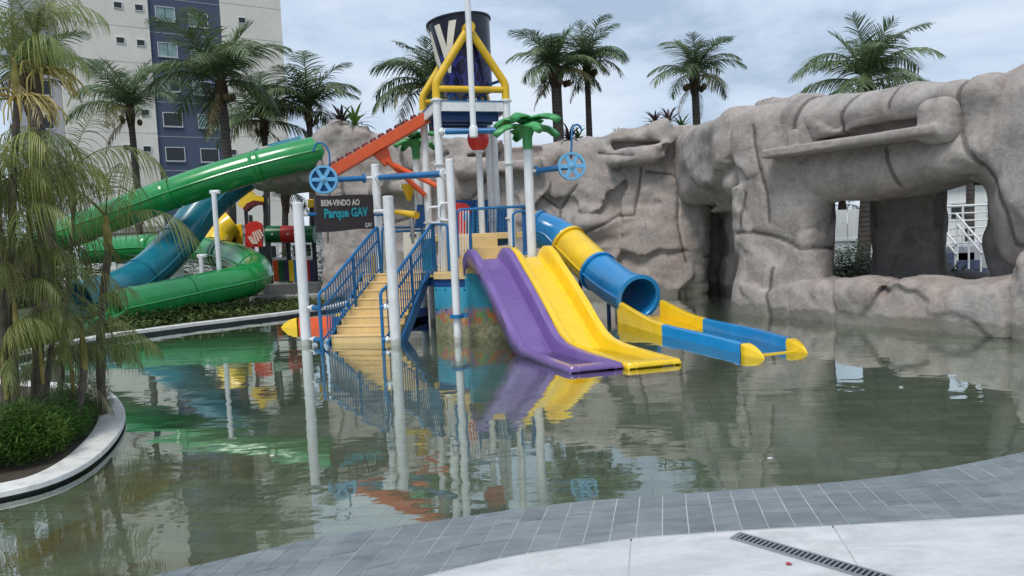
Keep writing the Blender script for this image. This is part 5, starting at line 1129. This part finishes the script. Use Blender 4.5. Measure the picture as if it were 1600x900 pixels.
# ------------------------------------------------------------------ welcome sign
sl, sr = at(493, 334, 12.55), at(583, 331, 13.75); sl.z = sr.z = (sl.z + sr.z) / 2; sx_ = (sr - sl).normalized(); SWd = (sr - sl).length; sn = V((sx_.y, -sx_.x, 0)); SHt = .31
sg = thing('welcome_sign', 'dark brown wavy welcome sign lettered BEM-VINDO AO beside the stair', 'sign', (sl + sr) / 2)
top = [(u, SHt + .022 * math.sin((u - .5) * 4.6)) for u in np.linspace(0, 1, 17)]; bot = [(u, -SHt + .022 * math.sin((u - .5) * 4.6)) for u in np.linspace(1, 0, 17)]
ctr = sl.lerp(sr, .5)
obj('board', MB().prism([sl + sx_ * (SWd * u) + Z(h) - sn * .02 for u, h in top + bot], sn * .04), M['brown_board'], sg, sharp=30)
def sign_text(body, u, h, ht, wd, mat, name, dep=.006, tilt=.0, off=.0):
    vs_, fs_ = text_mesh(body, 1.0, .035); x0, x1 = min(v.x for v in vs_), max(v.x for v in vs_); y0, y1 = min(v.y for v in vs_), max(v.y for v in vs_)
    P = [sl + sx_ * (SWd * (u + ((v.x - x0) / (x1 - x0) - .5) * wd + off)) + Z(h + ((v.y - y0) / (y1 - y0) - .5) * ht + tilt * ((v.x - x0) / (x1 - x0) - .5) - off * .4) + sn * (.021 + dep) for v in vs_]
    o = obj(name, MB().add(P, fs_), mat, sg, fix=False, sharp=180); return o
sign_text('BEM-VINDO AO', .41, .175, 0.11, .66, M['cream_print'], 'greeting_lettering', tilt=.03)
sign_text('Parque GAV', 0.5, -.02, .215, .76, M['navy_print'], 'lettering_shadow', .003, .04, .014); sign_text('Parque GAV', 0.5, -.02, .215, .76, M['cyan_print'], 'name_lettering', .007, .04)
sign_text('GAV', .88, -.22, .085, .13, M['cream_print'], 'small_emblem', tilt=.01)
obj('bracket', MB().cyl(sl + sx_ * -.25 + Z(-.03), sl + Z(-.03), .03, n=10), M['blue'], sg); obj('bracket', MB().cyl(sr + Z(-.03), sr + sx_ * .3 + Z(-.03), .03, n=10), M['blue'], sg)
obj('white_clamp', MB().cyl(qA + Z(sl.z - .03) + V((.07, .02, 0)), sl + sx_ * -.2 + Z(-.03), .035, n=12), M['white'], sg); obj('white_clamp', MB().cyl(qB + Z(sl.z - .06) + V((-.07, .03, 0)), qB + Z(sl.z - .04) + V((-.3, .5, 0)), .035, n=12), M['white'], sg)

# ------------------------------------------------------------------ racing slides
def racer(name, label, off, w_, mat, ulen=1.0):
    p0 = S0 + EA * off + V((.04, -.05, 0)); run = V((1.34, -3.30, 0)) * ulen; root = thing(name, label, 'water slide', p0 + run * .9 + Z(-.3), 'racing slides')
    fz = [(-.07, 1.30), (-.045, 1.40), (0, 1.47), (.04, 1.465), (.09, 1.38), (.15, 1.22), (.25, .97), (.38, .62), (.46, .38), (.52, .225), (.58, .145), (.65, .11), (.75, .09), (.88, .075), (1.0, .065)]
    bd = [.05, .10, .18, .23, .24, .24, .24, .24, .24, .22, .20, .18, .165, .15, .145]
    us = np.linspace(-.07, 1, 60); rows = []
    for u in us:
        z = np.interp(u, [a for a, _ in fz], [b for _, b in fz]); dp = np.interp(u, [a for a, _ in fz], bd); c = p0 + run * u
        if u > .955: dp = .0
        dr = -.26 if u < .45 else -.26 + .16 * min(1, (u - .45) / .2)
        sec = [(.01, dr), (0, -.02), (.015, 0), (.085, 0), (.1, -.015), (.108, -dp * .6), (.135, -dp), (w_ / 2, -dp * 1.02), (w_ - .135, -dp), (w_ - .108, -dp * .6), (w_ - .1, -.015), (w_ - .085, 0), (w_ - .015, 0), (w_, -.02), (w_ - .01, dr)]
        rows.append([c + EA * a + Z(z + h) for a, h in sec])
    last = rows[-1]; rows.append([p + run.normalized() * .03 + Z(-.05) for p in last])
    obj('slide_bed', MB().grid(rows), mat, root, solid=.018, sharp=45)
    return root
racer('purple_racing_slide', 'purple open racing slide on the left of the pair', 0, .68, M['purple'])
racer('yellow_racing_slide', 'yellow open racing slide on the right of the pair', .69, .70, M['yellow'], 1.03)

# ------------------------------------------------------------------ blue and yellow tube slide with its run-out
tb = thing('blue_yellow_tube_slide', 'blue and yellow closed tube slide ending in a long run-out in the water', 'water slide', V((2.2, 13.8, -.36)))
path = [V((.50, 16.35, 1.80)), V((.72, 16.25, 1.76)), V((1.18, 15.95, 1.50)), V((1.72, 15.1, .92)), V((2.06, 14.3, .60)), V((2.33, 13.55, .42))]
SS = smooth_path(path, 8)
def seg_(i, j, mat, r_=.38):
    o = obj('tube_segment', MB().tube(SS[i:j + 1], r_, 32, caps=False), mat, tb, solid=.025, sharp=60); t = (SS[i + 1] - SS[i]).normalized()
    obj('joint_flange', MB().lathe([(r_ * .98, -.035), (r_ * 1.13, -.035), (r_ * 1.13, .035), (r_ * .98, .035)], SS[i], t, 32, closed=True), mat, tb, sharp=40)
    for sd_ in (-1, 1):
        P = []
        for q in range(i, j + 1): tt = (SS[min(q + 1, len(SS) - 1)] - SS[max(q - 1, 0)]).normalized(); P.append(SS[q] + tt.cross(Z(1)).normalized() * (sd_ * r_ * 1.03))
        obj('side_seam', MB().tube(P, .026, 6), mat, tb)
seg_(0, 6, M['yellow']); seg_(6, 17, M['tube_blue']); seg_(17, 25, M['yellow']); seg_(25, len(SS) - 1, M['tube_blue'])
te = (SS[-1] - SS[-3]).normalized(); obj('exit_ring', MB().lathe([(.375, -.08), (.44, -.08), (.445, .0), (.375, .01)], SS[-1], te, 40, closed=True), M['tube_blue'], tb, sharp=40)
for (x, z) in ((1.45, .75), (1.9, .35)): obj('support_leg', MB().cyl((x, 15.6 - (x - 1.45) * 2.2, -.36), (x, 15.6 - (x - 1.45) * 2.2, z), .04, n=10), M['blue_deep'], tb)
def runout(root, Ls, Rs, heights, cuts, mats, tipmat, floor_mat):
    """two side walls Ls/Rs given as ground points; wall height by u; each colour section is its own part"""
    def along(P, u):
        seg = u * (len(P) - 1); i = min(int(seg), len(P) - 2); return V(P[i]).lerp(V(P[i + 1]), seg - i)
    for P, sgn in ((Ls, -1), (Rs, 1)):
        for (u0_, u1_), mat in zip(cuts, mats):
            rows = []
            for u in np.linspace(u0_, u1_, 9):
                c = along(P, u); t = (along(P, min(u + .02, 1)) - along(P, max(u - .02, 0))).normalized(); s_ = V((-t.y, t.x, 0)) * -sgn; h = np.interp(u, *heights)
                rows.append([c + s_ * o_ + Z(z) for o_, z in ((.0, -.34), (-.02, h - .02), (.0, h), (.07, h), (.09, h - .03), (.10, -.30))])
            obj('side_wall', MB().grid(rows), mat, root, sharp=50)
        c = along(P, 1); t = (along(P, 1) - along(P, .96)).normalized(); s_ = V((-t.y, t.x, 0)) * -sgn; h = np.interp(1, *heights); rows = []
        for k in range(9):
            a_ = k / 8 * math.pi / 2; sc = (1 - (k / 8) ** 1.7) ** .8 if k < 8 else .02; q = c + t * (.42 * k / 8) + s_ * .05
            rows.append([q + s_ * (o_ * max(sc, .05) * 1.0) + Z(z) for o_, z in ((-.055, -.34), (-.075, h * sc - .02), (-.05, h * sc), (.05, h * sc), (.07, h * sc - .03), (.055, -.30))])
        obj('nose', MB().grid(rows), tipmat, root, sharp=50)
    for (u0_, u1_), mt in (((0, cuts[0][1]), mats[0]), ((cuts[0][1], 1), floor_mat)):
        rows = [[along(Ls, u) + Z(np.interp(u, [0, .15, .36, 1], [.10, .04, -.01, -.05])), along(Rs, u) + Z(np.interp(u, [0, .15, .36, 1], [.10, .04, -.01, -.05]))] for u in np.linspace(u0_, u1_, 10)]
        obj('run_out_floor', MB().grid(rows), mt, root, solid=.015)
    a, b = along(Ls, 1), along(Rs, 1); d = (b - a).normalized(); t = V((d.y, -d.x, 0)); t = t if t.y < 0 else -t
    obj('end_lip', MB().bar(a + t * .18 + Z(.0), b + t * .18 + Z(.0), .05, .03), tipmat, root)
Lp = [G(958, 505), G(1030, 523), G(1110, 541), G(1160, 554)]; Rp = [G(1035, 497), G(1100, 512), G(1180, 528), G(1241, 545)]
o_h = ([0, .12, .25, .4, .6, 1], [.38, .29, .20, .165, .155, .145])
runout(tb, [V((1.93, 13.55, 0))] + Lp[1:], [V((2.76, 13.42, 0))] + Rp[1:], o_h, [(0, .36), (.36, .99)], [M['yellow'], M['tube_blue']], M['yellow'], M['tube_blue'])
# left run-out behind the stair
lr = thing('orange_run_out_slide', 'orange and yellow slide run-out lying behind the left stair railing', 'water slide', V((-3.9, 15.2, -.36)))
runout(lr, [V((-2.1, 14.35, 0)), V((-3.0, 14.6, 0)), V((-3.7, 14.8, 0)), V((-4.35, 15.0, 0))], [V((-1.8, 15.4, 0)), V((-2.4, 15.5, 0)), V((-3.0, 15.65, 0)), V((-3.6, 15.8, 0))], ([0, .5, 1], [.25, .22, .2]), [(0, .62), (.62, .99)], [M['blue_deep'], M['orange']], M['yellow'], M['tube_blue'])

# ------------------------------------------------------------------ drain grating, petal, floating bits
ga, gb = V((1.10, 3.735, .052)), V((1.62, 3.18, .052)); gd = (gb - ga).normalized(); gs_ = V((-gd.y, gd.x, 0)); GL = 1.1
dg_ = thing('drain_grating', 'narrow stainless drain grating set in the pale deck', 'drain grating', ga)
obj('channel_shade', MB().box(ga + gd * (GL / 2) + Z(.0006), (GL - .02, .075, .002), ax=(gd, gs_, V((0, 0, 1)))), M['dark'], dg_)  # flat black sheet, the shade below the slats put into its colour
for s_ in (-1, 1): obj('frame_bar', MB().box(ga + gd * (GL / 2) + gs_ * (s_ * .041) + Z(.003), (GL, .016, .008), ax=(gd, gs_, V((0, 0, 1)))), M['steel'], dg_)
obj('frame_bar', MB().box(ga + gd * .012 + Z(.003), (.026, .066, .008), ax=(gd, gs_, V((0, 0, 1)))), M['steel'], dg_)
sm = MB().box((0, 0, 0), (.011, .066, .007), ax=(gd, gs_, V((0, 0, 1)))).mesh('slat'); sm.materials.append(M['steel'])
for i in range(44): inst('slat', sm, dg_, gd * (.037 + i * .0242) + Z(.003))
p = G(1233, 883, .052); pm = MB().grid([[p + V((-.014 + .004 * j, .012 * j, .002 + .003 * abs(j - 1))), p + V((.0, .012 * j - .004, .006)), p + V((.018 - .003 * j, .012 * j, .003))] for j in range(3)])
tag(obj('fallen_petal', pm, M['petal'], fix=False), 'tiny red petal lying on the pale deck by the grating', 'petal')
for i, (x, y) in enumerate([(1203, 716), (1408, 605), (425, 712), (700, 618)]):
    p = G(x, y, .003); tag(obj('floating_leaf', MB().prism([p + V((math.cos(a) * .02, math.sin(a) * .011, 0)) for a in np.linspace(0, 5.6, 9)], (0, 0, .004)), M['white2']), ['pale leaf scrap floating in front of the cave', 'pale leaf scrap floating nearer the parapet', 'pale leaf scrap floating off the planter island', 'pale leaf scrap floating below the stair'][i], 'leaf', 'leaf scraps on the water')
